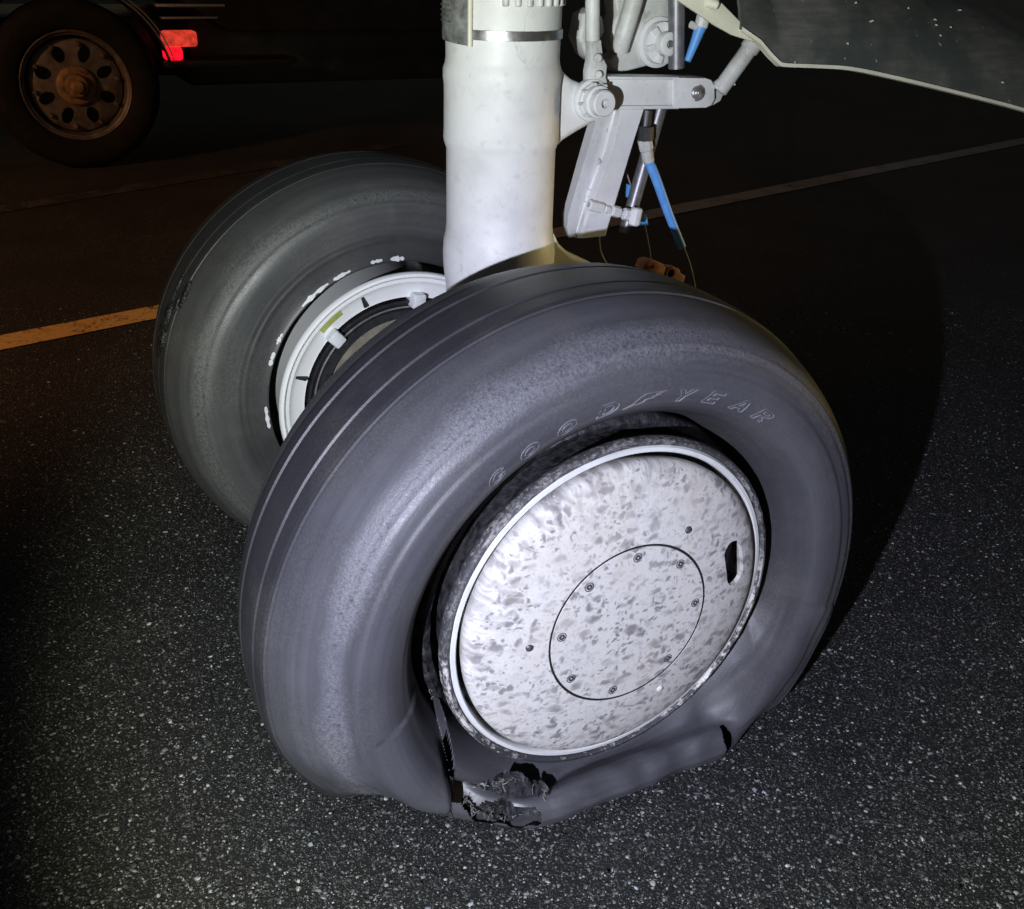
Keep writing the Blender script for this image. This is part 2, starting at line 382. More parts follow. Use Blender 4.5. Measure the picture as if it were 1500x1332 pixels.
# painted line, worn
def linepaint(name, col, wear, worn_unlit=False):
    m, t, b = mat(name); v = coords(t)
    n = math_n(t, 'MULTIPLY_ADD', noise_n(t, v, 60, 5, .75), .6, math_n(t, 'MULTIPLY', noise_n(t, v, 6, 3, .6), .4))
    f = ramp(t, n, [(wear-.05, 0.), (wear+.05, 1.)])
    if worn_unlit:                                       # greyed farther along: some wear, mostly the missing warm light painted in
        s = t.nodes.new('ShaderNodeSeparateXYZ'); t.links.new(v, s.inputs[0])
        col = mixc(t, ramp(t, math_n(t, 'MULTIPLY', s.outputs[1], .1), [(.03, 0.), (.2, 1.)]), col, (.26, .26, .24))
    c = mixc(t, f, col, (.02, .02, .022)); t.links.new(c, b.inputs['Base Color']); b.inputs['Roughness'].default_value = .6
    bump(t, b, n, .002, .6); return m
def strip(name, a, bb, w, z, m, label):
    a, bb = Vector(a), Vector(bb); dd = (bb-a).normalized(); nn = Vector((-dd.y, dd.x, 0))*w/2
    bm = NB(); n = 60; prev = None
    for k in range(n+1):
        p = a.lerp(bb, k/n); j = Vector((0, 0, z))
        q = (bm.verts.new(p+nn*(1+.08*random.uniform(-1, 1))+j), bm.verts.new(p-nn*(1+.08*random.uniform(-1, 1))+j))
        if prev: bm.faces.new((prev[0], prev[1], q[1], q[0]))
        prev = q
    return tag(obj(name, bm, m, smooth=None), label, 'painted line', kind='structure')
p0, p1 = G(0, 503), G(1500, 207); dl = (p1-p0).normalized()
strip('line_and_light_strip', p0-dl*6, p1+dl*14, .15, .004, linepaint('yellow_line_paint', (.62, .42, .14), .57, True), 'worn yellow painted line behind the wheels')
q0, q1 = G(35, 302), G(375, 246); dq = (q1-q0).normalized()  # band of light between the truck's shadows, painted as a pale strip
strip('line_and_light_strip', q0-dq*8, q1+dq*1.3, .16, .004, linepaint('light_band_paint', (.085, .075, .07), .47), 'pale strip painted as a band of light near the truck')

# loose and embedded stones that stand out of the tarmac
def stones(n_target):
    pts = []
    fwd = d_
    while len(pts) < n_target:
        k = 40000
        px = rng.uniform(-60, 1560, k); py = 1400-(rng.uniform(0, 1, k)**1.35)*950
        v = ((px-750)/FPX)[:, None]*r_-((py-666)/FPX)[:, None]*u_+d_
        t = (-AH-CP[2])/v[:, 2]; P = CP+t[:, None]*v
        dist = t
        keep = (dist < 4.2) & (rng.uniform(0, 1, k) < np.clip((dist/2.6)**2.2, .08, 1))
        pts.extend(P[keep][:, :2].tolist())
    pts = np.array(pts[:n_target]); n = len(pts)
    rad = np.clip(rng.lognormal(math.log(.0017), .50, n), .0007, .0058)
    K = 5; ang = np.linspace(0, 2*np.pi, K, endpoint=False)[None]+rng.uniform(0, 6.3, n)[:, None]
    def ring(sc, z):
        rr = rad[:, None]*sc*(1+rng.uniform(-.42, .42, (n, K)))
        el = rng.uniform(.40, .95, n)[:, None]; ro = rng.uniform(0, 3.14, n)[:, None]
        x = rr*np.cos(ang); y = rr*np.sin(ang)*el
        X = x*np.cos(ro)-y*np.sin(ro); Y = x*np.sin(ro)+y*np.cos(ro)
        tilt = rng.uniform(-.35, .35, (n, 2))
        Z = rad[:, None]*z*(1+rng.uniform(-.15, .15, (n, K)))+X*tilt[:, :1]+Y*tilt[:, 1:]
        return np.stack([X+pts[:, :1], Y+pts[:, 1:], Z], -1)
    st = rng.uniform(.25, .75, n)[:, None]
    A = ring(1., -.6); B = ring(.94, .02+st*.22); C = ring(.66, .12+st*.32)
    V = np.concatenate([A, B, C], 1).reshape(-1, 3)
    base = (np.arange(n)*3*K)[:, None]
    q = []
    for a in (0, K):
        for k in range(K): q.append([a+k, a+(k+1) % K, a+K+(k+1) % K, a+K+k])
    q = np.array(q)
    quads = (base[:, :, None]+q[None]).reshape(-1, 4)
    cap = (base+np.arange(2*K, 3*K)[None])
    me = bpy.data.meshes.new('asphalt_stones')
    nv = len(V); me.vertices.add(nv); me.vertices.foreach_set('co', V.ravel())
    nl = quads.size+cap.size; me.loops.add(nl); me.loops.foreach_set('vertex_index', np.concatenate([quads.ravel(), cap.ravel()]).astype(np.int32))
    tot = np.concatenate([np.full(len(quads), 4), np.full(len(cap), K)]).astype(np.int32)
    me.polygons.add(len(tot)); me.polygons.foreach_set('loop_start', np.concatenate([[0], np.cumsum(tot)[:-1]]).astype(np.int32))
    me.update(calc_edges=True); me.validate()
    return me
sto = obj('asphalt_stones', stones(105000), M_stone, smooth=None)
tag(sto, 'pale stone chips bedded in the dark tarmac', 'stones', kind='stuff')

# ------------------------------------------------------------------ tyres
def sstep(a, b, x):
    t = min(max((x-a)/(b-a), 0), 1); return t*t*(3-2*t)
def bell(x, c, w): return math.exp(-((x-c)/w)**2)
def tyre_profile(Xc, R, a, rc, bo, bi, nexp=2.4, grooves=(-.08, -.04, .04, .08), gw=.0034, gd=.0034, wear=-.0038):
    P = []
    m = R-rc
    def ridge(r): return .0012*bell(r, .352, .0035)+.0010*bell(r, .366, .002)+.0026*(1-sstep(.436, .442, r))-.0016*bell(r, .470, .004)+.0014*bell(r, .482, .003)-.0026
    for k in range(40):                              # outboard bead to widest
        t = k/40*math.pi/2; r = rc-(rc-bo[1])*math.cos(t)
        P.append((bo[0]+(Xc+a-bo[0])*math.sin(t)+ridge(r), r))
    def rs0(dx): return rc+m*(max(0, 1-abs(dx/a)**nexp))**(1/nexp)
    def rs(dx): return rs0(dx)-(wear if abs(dx) < .0799 else 0)
    top = []
    for k in range(130):
        t = math.pi*k/129; dx = a*math.copysign(abs(math.cos(t))**(2/nexp), math.cos(t))
        if any(abs(dx-g) < (gw*1.6 if abs(g) < .06 else .0055) for g in grooves): continue
        top.append((dx, rs(dx)))
    gw0, gd0 = gw, gd
    for g in grooves:
        if abs(g) > .06:
            sg = 1 if g > 0 else -1; top += [(g+sg*.0022, rs0(g+sg*.0022)), (g+sg*.0004, rs0(g)-.0006), (g-sg*.0006, rs0(g)-wear-.0006), (g-sg*.0022, rs0(g)-wear), (g-sg*.0048, rs0(g)-wear)]; continue
        top += [(g+gw*1.25, rs(g)), (g+gw, rs(g)-.0012), (g+gw*.55, rs(g)-gd), (g-gw*.55, rs(g)-gd), (g-gw, rs(g)-.0012), (g-gw*1.25, rs(g))]
    top.sort(key=lambda q: -q[0])
    P += [(Xc+dx+ridge(r)*sstep(.09, .13, abs(dx))*(1 if dx > 0 else -1), r) for dx, r in top]
    for k in range(1, 16):
        t = (15-k)/15*math.pi/2
        P.append((bi[0]+(Xc-a-bi[0])*math.sin(t), rc-(rc-bi[1])*math.cos(t)))
    return P
SLY = -.283                                        # where the sidewall has split
def fold_u(v): return min(max((v-.05)/.95, 0), 1)
def fold_at(u):
    q = u*(len(FOLD)-1); i0 = min(int(q), len(FOLD)-2); f = q-i0
    fx = FOLD[i0][0]*(1-f)+FOLD[i0+1][0]*f; fz = FOLD[i0][1]*(1-f)+FOLD[i0+1][1]*f
    return fx, fz
# section of the squashed sidewall under the rim, from bead to tread: (x, height relative to the axle)
FOLD = [(.525, -.300), (.546, -.309), (.563, -.319), (.577, -.325), (.589, -.324), (.601, -.317), (.613, -.311), (.626, -.309), (.639, -.313), (.650, -.323), (.656, -.338), (.652, -.354), (.638, -.366), (.60, -.3675), (.54, -.3675), (.4281, -.3675)]
def tyre(name, Xc, R, a, zc, bo, bi, m, parent, near, label):
    rc = .416 if near else .40
    P = tyre_profile(Xc, R, a, rc, bo, bi) if near else tyre_profile(Xc, R, a, rc, bo, bi, gw=.0030, gd=.0020, wear=-.002)
    rb = .302; h = AH
    if near:
        ph = np.concatenate([np.linspace(-180, -62, 150, endpoint=False), np.linspace(-62, -34, 90, endpoint=False),
                             np.linspace(-34, 44, 200, endpoint=False), np.linspace(44, 180, 180, endpoint=False)])
    else: ph = np.linspace(-180, 180, 320, endpoint=False)
    ph = np.radians(ph); bm = NB(); cols = []; V = []; info = []
    for phi in ph:
        c = math.cos(phi); Rg = (h+zc)/max(c, .05); kk = 70.
        Rp = -math.log(math.exp(-kk*(R-.4))+math.exp(-kk*(min(Rg, 2)-.4)))/kk+.4
        comp = 1-(Rp-rb)/(R-rb); col = []
        for (x, r) in P:
            v = (r-rb)/(R-rb); out = 1 if x > Xc else -1
            rr = rb+v*(Rp-rb) if comp > .003 else r
            dx = out*max(comp, 0)*.03*math.sin(math.pi*min(max(v, 0), 1))
            zz = 0
            fold = None; yb = rr*math.sin(phi)
            if near and out > 0 and abs(phi) < 1.4 and c > 0:
                wf = sstep(SLY-.002, SLY+.003, yb)*(1-sstep(.20, .34, yb))
                wl = 1-sstep(SLY-.003, SLY+.001, yb)
                nz = noise.noise(Vector((yb*16, v*3, 1.7))); nz2 = noise.noise(Vector((yb*24, v*5, 4.1)))
                if wf > 0: fold = (wf, nz, nz2)
                dx += wl*(.012*bell(yb, SLY-.03, .07)*bell(v, .45, .35)-.038*sstep(SLY-.03, SLY, yb)**2.5*sstep(.1, .25, v))
                zz += wl*sstep(-1.5, -.95, phi)*.088*sstep(-.03, .15, x-Xc)*sstep(.40, .85, v)
                dx -= wl*.045*sstep(SLY-.22, SLY, yb)*sstep(.30, .75, v)*sstep(.02, .14, x-Xc)
                dx += .006*noise.noise(Vector((phi*5, v*4, 9)))*sstep(-1.2, -.9, phi)
            elif out > 0 or not near:
                dx += (.0006 if near else .0025)*noise.noise(Vector((phi*3, v*3, 2.2)))
            z = -rr*c+zc*v+zz
            z = max(z, -h+.003+.003*noise.noise(Vector((phi*12, x*25, 0))))
            y = rr*math.sin(phi); xo = x+dx
            if fold:
                wf, nz, nz2 = fold
                u = fold_u(v); fx, g = fold_at(u)
                zb = -math.sqrt(max(.306**2-y*y, 0))
                left = 1-sstep(-.30, -.12, y)
                fx -= .088*left**1.4*sstep(.15, .4, u)*(1-sstep(.8, 1, u)); fx += .034*left*bell(u, .18, .16)
                tail = bell(y, .20, .05)
                fx += (.010*nz+.005*nz2)*sstep(.1, .4, u)*(1-sstep(.8, 1, u))+tail*.006*bell(u, .45, .2)
                fz = g+(zb+.306)*(1-sstep(0, .42, u))+.030*left*bell(u, .42, .16)
                fz += (.008*nz+.004*nz2)*sstep(.15, .4, u)*(1-sstep(.6, .9, u))+tail*.008*bell(u, .45, .2)
                cre = bell(u, .44-1.1*(y+.19), .06)*bell(y, -.13, .075); fz -= .018*cre; fx -= .010*cre
                xo = xo*(1-wf)+fx*wf; z = max(z*(1-wf)+fz*wf, -h+.003)
            col.append(bm.verts.new((xo, y, z+AH)))
        cols.append(col)
    n = len(cols); yb0 = lambda vv: vv.co.y
    for i in range(n):
        A, B = cols[i], cols[(i+1) % n]; phi = ph[i]
        for k in range(len(P)-1):
            x, r = P[k]; v = (r-rb)/(R-rb)
            if near and x > Xc:
                co = (A[k].co+B[k+1].co)/2
                if abs(phi) < 1.3:
                    e = noise.noise(Vector((co.y*55, v*9, 3.3))); u = fold_u(v)
                    if SLY-.0022 < yb0(A[k]) < SLY+.0022 and v > .13: continue
                    if co.z < .2 and ((co.y+.206)/.048)**2+((u-.63)/.095)**2 < 1+e*1.3: continue
                    if ((co.y-.232)/.012)**2+((u-.60)/.16)**2 < 1+e: continue
            bm.faces.new((A[k], A[k+1], B[k+1], B[k]))
    bmesh.ops.delete(bm, geom=[v for v in bm.verts if not v.link_faces], context='VERTS')
    return obj(name, bm, m, parent, 40, label)

# ------------------------------------------------------------------ landing gear
gear = thing('landing_gear', (-.07, .11, 0), 'white aircraft landing gear strut with twin wheels, front tyre flat and torn', 'landing gear')
SX, SY = -.0705, .1117
bm = NB()
prof = [(2.2, .104), (.80, .104), (.752, .1035), (.742, .105), (.732, .1085), (.718, .1088), (.705, .1072), (.69, .1070), (.63, .1075), (.612, .1085), (.603, .107), (.592, .1030), (.45, .1035), (.432, .1055), (.418, .109), (.395, .1105), (.372, .110), (.35, .108), (.325, .105), (.25, .10), (.05, .09), (.0, .08), (0, 0)]
lathe(bm, (SX, SY, AH), (0, 0, 1), [(2.2, 0)]+prof, 96)
strut = obj('strut', bm, M_strut, gear, 50)
bm = NB()                                         # cast lug that carries the pivot pin
lug = [U(790, 92, -.03), U(815, 92, -.03), U(824, 103, -.03), U(838, 116, -.03), U(858, 125, -.03), U(880, 130, -.03), U(892, 145, -.03), U(892, 160, -.03), U(884, 172, -.03), U(868, 181, -.03), U(845, 194, -.03), U(826, 206, -.03), U(815, 217, -.03), U(812, 228, -.03), U(790, 228, -.03)]
prism(bm, lug, -.125, -.025, .014, 4)
obj('pivot_lug', bm, M_strut, gear, 50)
bm = NB()                                         # foot of the strut and the axle it holds
prism(bm, [U(790, 330, -.03), U(806, 338, -.03), U(814, 355, -.03), U(832, 372, -.03), U(858, 382, -.03), U(895, 400, -.03), U(905, 430, -.03), U(790, 430, -.03)], -.135, -.012, .008, 3)
obj('strut_foot', bm, M_cream, gear, 40)
bm = NB(); cyl(bm, (-.66, 0, AH), (.60, 0, AH), .062, 40, bev=.004); cyl(bm, (SX, SY, AH-.03), (SX, -.02, AH-.02), .085, 40, bev=.01)
cyl(bm, (.10, 0, AH), (.27, 0, AH), .20, 48, bev=.02)
obj('axle', bm, M_gsteel, gear, 40)
# clamp band, placard, bolt heads
bm = NB(); lathe(bm, (SX, SY, AH), (0, 0, 1), [(.786, .104), (.786, .1065), (.7865, .107), (.8015, .107), (.802, .1065), (.802, .104)], 96)
obj('clamp_band', bm, M_steel, gear, 40)
def strut_pt(a, z, r): return Vector((SX+r*math.cos(a), SY+r*math.sin(a), AH+z))
va = math.atan2(CP[1]-SY, CP[0]-SX)               # bearing from strut to the camera
bm = NB(); grid = []
na, nz = 16, 14
for j in range(nz+1):
    row = []
    for i in range(na+1):
        aa = va-R_(104)+R_(72)*i/na; z = .784+.11*j/nz - (.008*(i/na) if j == 0 else 0)
        row.append(bm.verts.new(strut_pt(aa, z, .1095+.0012*noise.noise(Vector((i*.5, j*.6, 0))))))
    grid.append(row)
for j in range(nz):
    for i in range(na): bm.faces.new((grid[j][i], grid[j][i+1], grid[j+1][i+1], grid[j+1][i]))
bmesh.ops.recalc_face_normals(bm, faces=bm.faces)
bmesh.ops.solidify(bm, geom=list(bm.faces), thickness=.003)
plac = obj('placard', bm, M_placard, gear, 40, 'scuffed grey metal placard clamped round the strut')
bm = NB()
for j in range(6):                                # embossed lines of the placard
    z = .812+.0085*j; w = (.72, .66, .75, .70, .60, .74)[j]
    prev = None
    for i in range(13):
        aa = va-R_(100)+R_(60)*w*i/12
        q = [bm.verts.new(strut_pt(aa, z+dz, rr)) for dz, rr in ((-.0015, .1108), (0, .1124), (.0015, .1108))]
        if prev:
            for k in range(2): bm.faces.new((prev[k], prev[k+1], q[k+1], q[k]))
        prev = q
obj('embossed_line', bm, M_placard, plac, 40)
bm = NB()
cyl(bm, strut_pt(va-R_(31), .775, .110), strut_pt(va-R_(31), .90, .110), .0045, 10)
obj('placard_edge', bm, M_cream, plac, 40)
for k in range(9):
    aa = va+R_(2)+R_(11.5)*k; p = strut_pt(aa, .860, .100); nrm = Vector((math.cos(aa), math.sin(aa), 0))
    bm = NB(); cyl(bm, p, p+nrm*.012, .0075, 12, bev=.002); cyl(bm, p+nrm*.004+Vector((0, 0, -.02)), p+nrm*.004+Vector((0, 0, .03)), .0062, 10, bev=.002)
    obj('bolt', bm, M_dirtyw, strut, 40)

# ---- wheels
FX, FR = .60, .295
def wheel_near():
    bm = NB(); cx = Vector((FX, 0, AH))
    # smooth inner ring and barrel
    lathe(bm, cx, (1, 0, 0), [(-.06, .262), (-.05, .2712), (-.012, .2732), (-.005, .2742), (-.002, .2765), (-.003, .2825), (-.008, .2855), (-.012, .284), (-.03, .2765), (-.06, .266)], 128, True)
    lathe(bm, cx, (1, 0, 0), [(-.07, 0), (-.07, .25), (-.085, .25), (-.085, 0)], 64)
    w = obj('wheel', bm, M_white, gear, 40, 'near wheel with smeared white hubcap and flat torn tyre')
    bm = NB()
    lathe(bm, cx, (1, 0, 0), [(-.011, .2862), (-.002, .2865), (.001, .290), (0, .2945), (-.005, .2975), (-.013, .2985), (-.020, .296), (-.028, .287), (-.036, .276), (-.05, .268), (-.05, .263), (-.013, .285)], 160, True)
    for v in bm.verts: v.co += Vector((.0012, 0, 0))*noise.noise(v.co*45)
    obj('rim_flange', bm, M_flange, w, 50, 'scraped rim flange')
    bm = NB(); lathe(bm, cx, (1, 0, 0), [(-.036, .2765), (-.06, .269), (-.09, .2665), (-.30, .264), (-.30, .245), (-.06, .245), (-.06, .2655)], 96, True); obj('rim_barrel', bm, M_bead, w, 40)
    bm = NB(); lathe(bm, cx, (1, 0, 0), [(-.010, .2825), (-.010, .2875), (-.02, .2875), (-.02, .2825)], 96, True); obj('flange_gap_seal', bm, M_black, w, 40)
    # bead of the tyre that has come off its seat
    bm = NB(); n = 200; prev = None; first = None
    for k in range(n):
        an = 2*math.pi*k/n; j = noise.noise(Vector((math.cos(an)*5, math.sin(an)*5, 2)))
        ring = []
        for (xx, rr) in ((-.100, .312), (-.086, .317), (-.072, .312), (-.064, .301), (-.070, .289), (-.100, .282)):
            rr2 = rr+.004*j+.002*noise.noise(Vector((math.cos(an)*30, math.sin(an)*30, xx*90)))
            ring.append(bm.verts.new((FX+xx+.004*j, rr2*math.cos(an), max(.012, AH-.006+rr2*math.sin(an)))))
        if prev:
            for i in range(5): bm.faces.new((prev[i], prev[i+1], ring[i+1], ring[i]))
        else: first = ring
        prev = ring
    for i in range(5): bm.faces.new((prev[i], prev[i+1], first[i+1], first[i]))
    obj('tyre_bead', bm, M_bead, w, 50)
    # hub cap with its hand slot
    capx = [(-.030, .258), (-.012, .2648), (-.002, .2660), (.004, .2650), (.0085, .2618), (.013, .2560), (.018, .246), (.0235, .228), (.0285, .205), (.0335, .178), (.0365, .157), (.038, .1425), (.035, .1422), (.033, .1422), (.033, .05), (.030, .05), (.030, .157), (.022, .205), (.012, .235), (-.012, .254)]
    bm = NB(); lathe(bm, cx, (1, 0, 0), capx, 160, True)
    cap = obj('hubcap', bm, M_hub, w, 40, 'white hubcap smeared with grey marks')
    bm = NB(); A0 = 14.5; pts = []
    for k in range(56):
        t = 2*math.pi*(k+.5)/56; ya = .0195*math.cos(t); za = .0225*math.sin(t)+(.021 if math.sin(t) >= 0 else -.021)
        yy, zz = .210+ya-(za**2)*1.6, za
        a = R_(A0); pts.append((yy*math.cos(a)-zz*math.sin(a), AH+yy*math.sin(a)+zz*math.cos(a)))
    prism(bm, pts, FX-.03, FX+.06); cut = obj('cutter', bm, None, None, None)
    md = cap.modifiers.new('b', 'BOOLEAN'); md.object = cut; md.operation = 'DIFFERENCE'; md.solver = 'EXACT'
    dg = bpy.context.evaluated_depsgraph_get(); me = bpy.data.meshes.new_from_object(cap.evaluated_get(dg)); cap.modifiers.clear(); cap.data = me
    me.polygons.foreach_set('use_smooth', [True]*len(me.polygons)); me.set_sharp_from_angle(angle=R_(40))
    bpy.data.objects.remove(cut)
    bm = NB(); lathe(bm, cx, (1, 0, 0), [(.0335, .1386), (.0372, .1386), (.0384, .1380), (.0398, .11), (.0412, .07), (.0420, .03), (.0422, 0)], 128)
    sb = NB(); lathe(sb, cx, (1, 0, 0), [(.0360, .1380), (.0376, .1388), (.0378, .1405), (.0374, .1424), (.0350, .1428)], 128); obj('plate_seal', sb, M_black, w, 40)
    obj('access_plate', bm, M_hub, w, 40, 'round access plate in the middle of the hubcap')
    for k, a in enumerate((88.9, 47.0, 2.5, -48.5, -100, -145.2, 172.7, 130.5)):
        rr = .1225; p = cx+Vector((.0385, rr*math.cos(R_(a)), rr*math.sin(R_(a))))
        nv = Vector((1, .05*math.cos(R_(a)), .05*math.sin(R_(a))))
        bm = NB(); lathe(bm, p, nv, [(-.003, .0078), (.0012, .0078), (.0016, .0068), (.0006, .0062), (.0006, .0050), (.0022, .0044), (.0022, .0022), (.0004, .0018), (.0004, 0)], 24)
        obj('plate_bolt', bm, M_bolt, w, 30)
    for a in (57, 177, -64):
        p = cx+Vector((.0345, .1735*math.cos(R_(a)), .1735*math.sin(R_(a))))
        bm = NB(); lathe(bm, p, (1, .15*math.cos(R_(a)), .15*math.sin(R_(a))), [(-.003, .0062), (.001, .006), (.003, .004), (.0035, 0)], 20)
        obj('rivet', bm, M_bolt if a != -64 else M_white, w, 40)
    return w
M_bolt = simple('grimy_bolt', (.16, .16, .165), .45, .5, .3, 300)
M_bead = simple('peeled_bead', (.05, .05, .055), .5, 0, .6, 55, .006)
wn = wheel_near()
NX, NR, NA, NZ = .4280, .5412, .2012, -.047
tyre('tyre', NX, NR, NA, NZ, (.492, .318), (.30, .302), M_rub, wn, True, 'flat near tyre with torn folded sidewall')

# raised lettering on the near sidewall
def side_x(r, phi_up):
    """outer sidewall position at radius r (upper half, undeformed)"""
    rc = .416
    if r <= rc:
        t = math.acos(max(-1, min(1, (rc-r)/(rc-.318)))); return .492+(NX+NA-.492)*math.sin(t)
    m = NR-rc; return NX+NA*(max(0, 1-((r-rc)/m)**2.4))**(1/2.4)
def letter_map(an, r):
    v = (r-.302)/(NR-.302)
    return Vector((side_x(r, an), r*math.cos(an), AH+NZ*v+r*math.sin(an)))
def polyline_letter(strokes, an0, wdt, hgt, r0, slant=.35):
    bm = NB()
    for st in strokes:
        P = []
        for i in range(len(st)-1):
            for k in range(5):
                t = k/5; P.append((st[i][0]*(1-t)+st[i+1][0]*t, st[i][1]*(1-t)+st[i+1][1]*t))
        P.append(st[-1])
        rings = []
        Q = [letter_map(R_(an0)-((x-.5)*wdt+(y-.5)*hgt*slant)/.395, r0+(y-.5)*hgt) for x, y in P]
        for i, q in enumerate(Q):
            dd = (Q[min(i+1, len(Q)-1)]-Q[max(i-1, 0)]).normalized(); a, e1, e2 = frame(dd)
            rings.append([bm.verts.new(q+(e1*math.cos(k*2.0944)+e2*math.sin(k*2.0944))*.00125) for k in range(3)])
        for A, B in zip(rings[:-1], rings[1:]):
            for k in range(3): bm.faces.new((A[k], B[k], B[(k+1) % 3], A[(k+1) % 3]))
    return bm
def arc(cx, cy, rx, ry, a0, a1, n=14): return [(cx+rx*math.cos(R_(a0+(a1-a0)*k/n)), cy+ry*math.sin(R_(a0+(a1-a0)*k/n))) for k in range(n+1)]
def rev(p): return p[::-1]
LET = {
 'G': [arc(.5, .5, .5, .5, 40, 330)+[(.93, .5), (.55, .5), (.55, .36), (.75, .36)]+arc(.5, .5, .28, .30, 325, 40)[1:]+[(.88, .82)]],
 'O': [arc(.5, .5, .5, .5, 0, 360, 24), arc(.5, .5, .26, .28, 0, 360, 18)],
 'D': [[(0, 0), (0, 1), (.45, 1)]+arc(.45, .5, .5, .5, 90, -90)+[(0, 0)], [(.25, .2), (.25, .8), (.45, .8)]+arc(.45, .5, .25, .3, 90, -90)+[(.25, .2)]],
 'Y': [[(0, 1), (.28, 1), (.5, .65), (.72, 1), (1, 1), (.62, .42), (.62, 0), (.38, 0), (.38, .42), (0, 1)]],
 'E': [[(0, 0), (0, 1), (.9, 1), (.9, .8), (.25, .8), (.25, .6), (.75, .6), (.75, .4), (.25, .4), (.25, .2), (.9, .2), (.9, 0), (0, 0)]],
 'A': [[(0, 0), (.38, 1), (.62, 1), (1, 0), (.75, 0), (.68, .2), (.32, .2), (.25, 0), (0, 0)], [(.38, .38), (.62, .38), (.5, .75), (.38, .38)]],
 'R': [[(0, 0), (0, 1), (.5, 1)]+arc(.5, .72, .4, .28, 90, -90)+[(.95, 0), (.68, 0), (.42, .42), (.25, .42), (.25, 0), (0, 0)], [(.25, .62), (.25, .82), (.48, .82)]+arc(.48, .72, .16, .1, 90, -90)+[(.25, .62)]],
 'foot': [[(-.6, .0), (-.1, .35), (.1, .75), (.35, .95), (1.6, 1.0), (1.0, .82), (1.35, .78), (.85, .66), (1.1, .6), (.55, .5), (.5, .3), (.2, .18), (.05, .22), (-.6, .0)]],
}
for ch, an, w in (('G', 125.2, .030), ('O', 117.2, .030), ('O', 108.4, .030), ('D', 98.6, .032), ('foot', 90.3, .026), ('Y', 80.6, .030), ('E', 72.2, .027), ('A', 63.8, .030), ('R', 56.2, .030)):
    obj('raised_letter' if ch != 'foot' else 'raised_emblem', polyline_letter(LET[ch], an, w, .026, .394), M_letter, wn, 60)

# shreds hanging out of the tear
def flap(name, pts, m, nu=14, nv=10, amp=.006, seed=0, th=.006, curl=0.):
    """crumpled rubber sheet between four corners"""
    a, b, c, d = [Vector(p) for p in pts]; bm = NB(); g = []
    nr = (b-a).cross(d-a).normalized()
    for j in range(nv+1):
        row = []
        for i in range(nu+1):
            s, t = i/nu, j/nv
            p = (a*(1-s)+b*s)*(1-t)+(d*(1-s)+c*s)*t
            n1 = noise.noise(Vector((s*3.2+seed, t*2.6, seed*1.7))); n2 = noise.noise(Vector((s*9+seed, t*8, seed)))
            p = p+nr*(amp*(n1*1.6+n2*.6)+curl*math.sin(math.pi*s)*math.sin(math.pi*min(1, t*.8+.1)))
            if i in (0, nu) or j in (0, nv): p += Vector((noise.noise(Vector((s*14, t*14, seed+5))), noise.noise(Vector((s*14, t*14, seed+8))), noise.noise(Vector((s*14, t*14, seed+11)))))*amp*.9
            p.z = max(p.z, .004)
            row.append(bm.verts.new(p))
        g.append(row)
    for j in range(nv):
        for i in range(nu): bm.faces.new((g[j][i], g[j][i+1], g[j+1][i+1], g[j+1][i]))
    bmesh.ops.recalc_face_normals(bm, faces=bm.faces)
    bmesh.ops.solidify(bm, geom=list(bm.faces), thickness=th)
    return obj(name, bm, m, wn, 40, 'torn rubber flap of the flat tyre')
flap('rubber_flap', [U(668, 1150, .560), U(742, 1140, .602), U(752, 1192, .612), U(705, 1188, .585)], M_rubtorn, seed=1, amp=.006)
flap('rubber_flap', [U(737, 1130, .608), U(772, 1142, .624), U(803, 1196, .634), U(748, 1201, .614)], M_rubflap, seed=2, amp=.007, curl=.010)
flap('rubber_flap', [U(783, 1146, .630), U(806, 1164, .638), U(805, 1199, .636), U(793, 1194, .630)], M_rubflap, seed=3, amp=.004, curl=.012)
flap('rubber_flap', [U(655, 1140, .548), U(690, 1162, .575), U(745, 1204, .607), U(672, 1180, .555)], M_rubtorn, seed=4, amp=.005, curl=-.008)
flap('rubber_flap', [U(1000, 1092, .622), U(1034, 1080, .618), U(1036, 1094, .612), U(1008, 1116, .616)], M_rubtorn, seed=5, amp=.004, nu=8, nv=6)

bm = NB()
def thread(p, L, r=.0007):
    d0 = Vector((random.uniform(-.2, 1), random.uniform(-1, 1), random.uniform(-.9, .6))).normalized(); d1 = Vector((random.uniform(-1, 1), random.uniform(-1, 1), random.uniform(-1, .3))).normalized()
    q = [p, p+d0*L*.5, p+d0*L*.8+d1*L*.4]
    for v in q: v.z = max(v.z, .002)
    tube(bm, q, r, 4, 3)
for k in range(46):
    t = random.random(); thread(U(640+14*t, 1085+85*t, .546)+Vector((.004, 0, 0)), random.uniform(.004, .016))
for k in range(70):
    a = random.uniform(0, 6.28); thread(U(742+58*math.cos(a), 1168+27*math.sin(a), .612+.02*math.cos(a)), random.uniform(.005, .018))
for k in range(24):
    t = random.random(); thread(U(1005+30*t, 1112-28*t, .617), random.uniform(.003, .010))
for k in range(40):
    a = R_(random.uniform(150, 225)); rr = random.uniform(.300, .318); thread(Vector((FX-.068, rr*math.cos(a), AH+rr*math.sin(a))), random.uniform(.003, .010))
fr = obj('frayed_cords', bm, simple('cord_fibre', (.17, .165, .16), .5), wn, None); fr['kind'] = 'stuff'

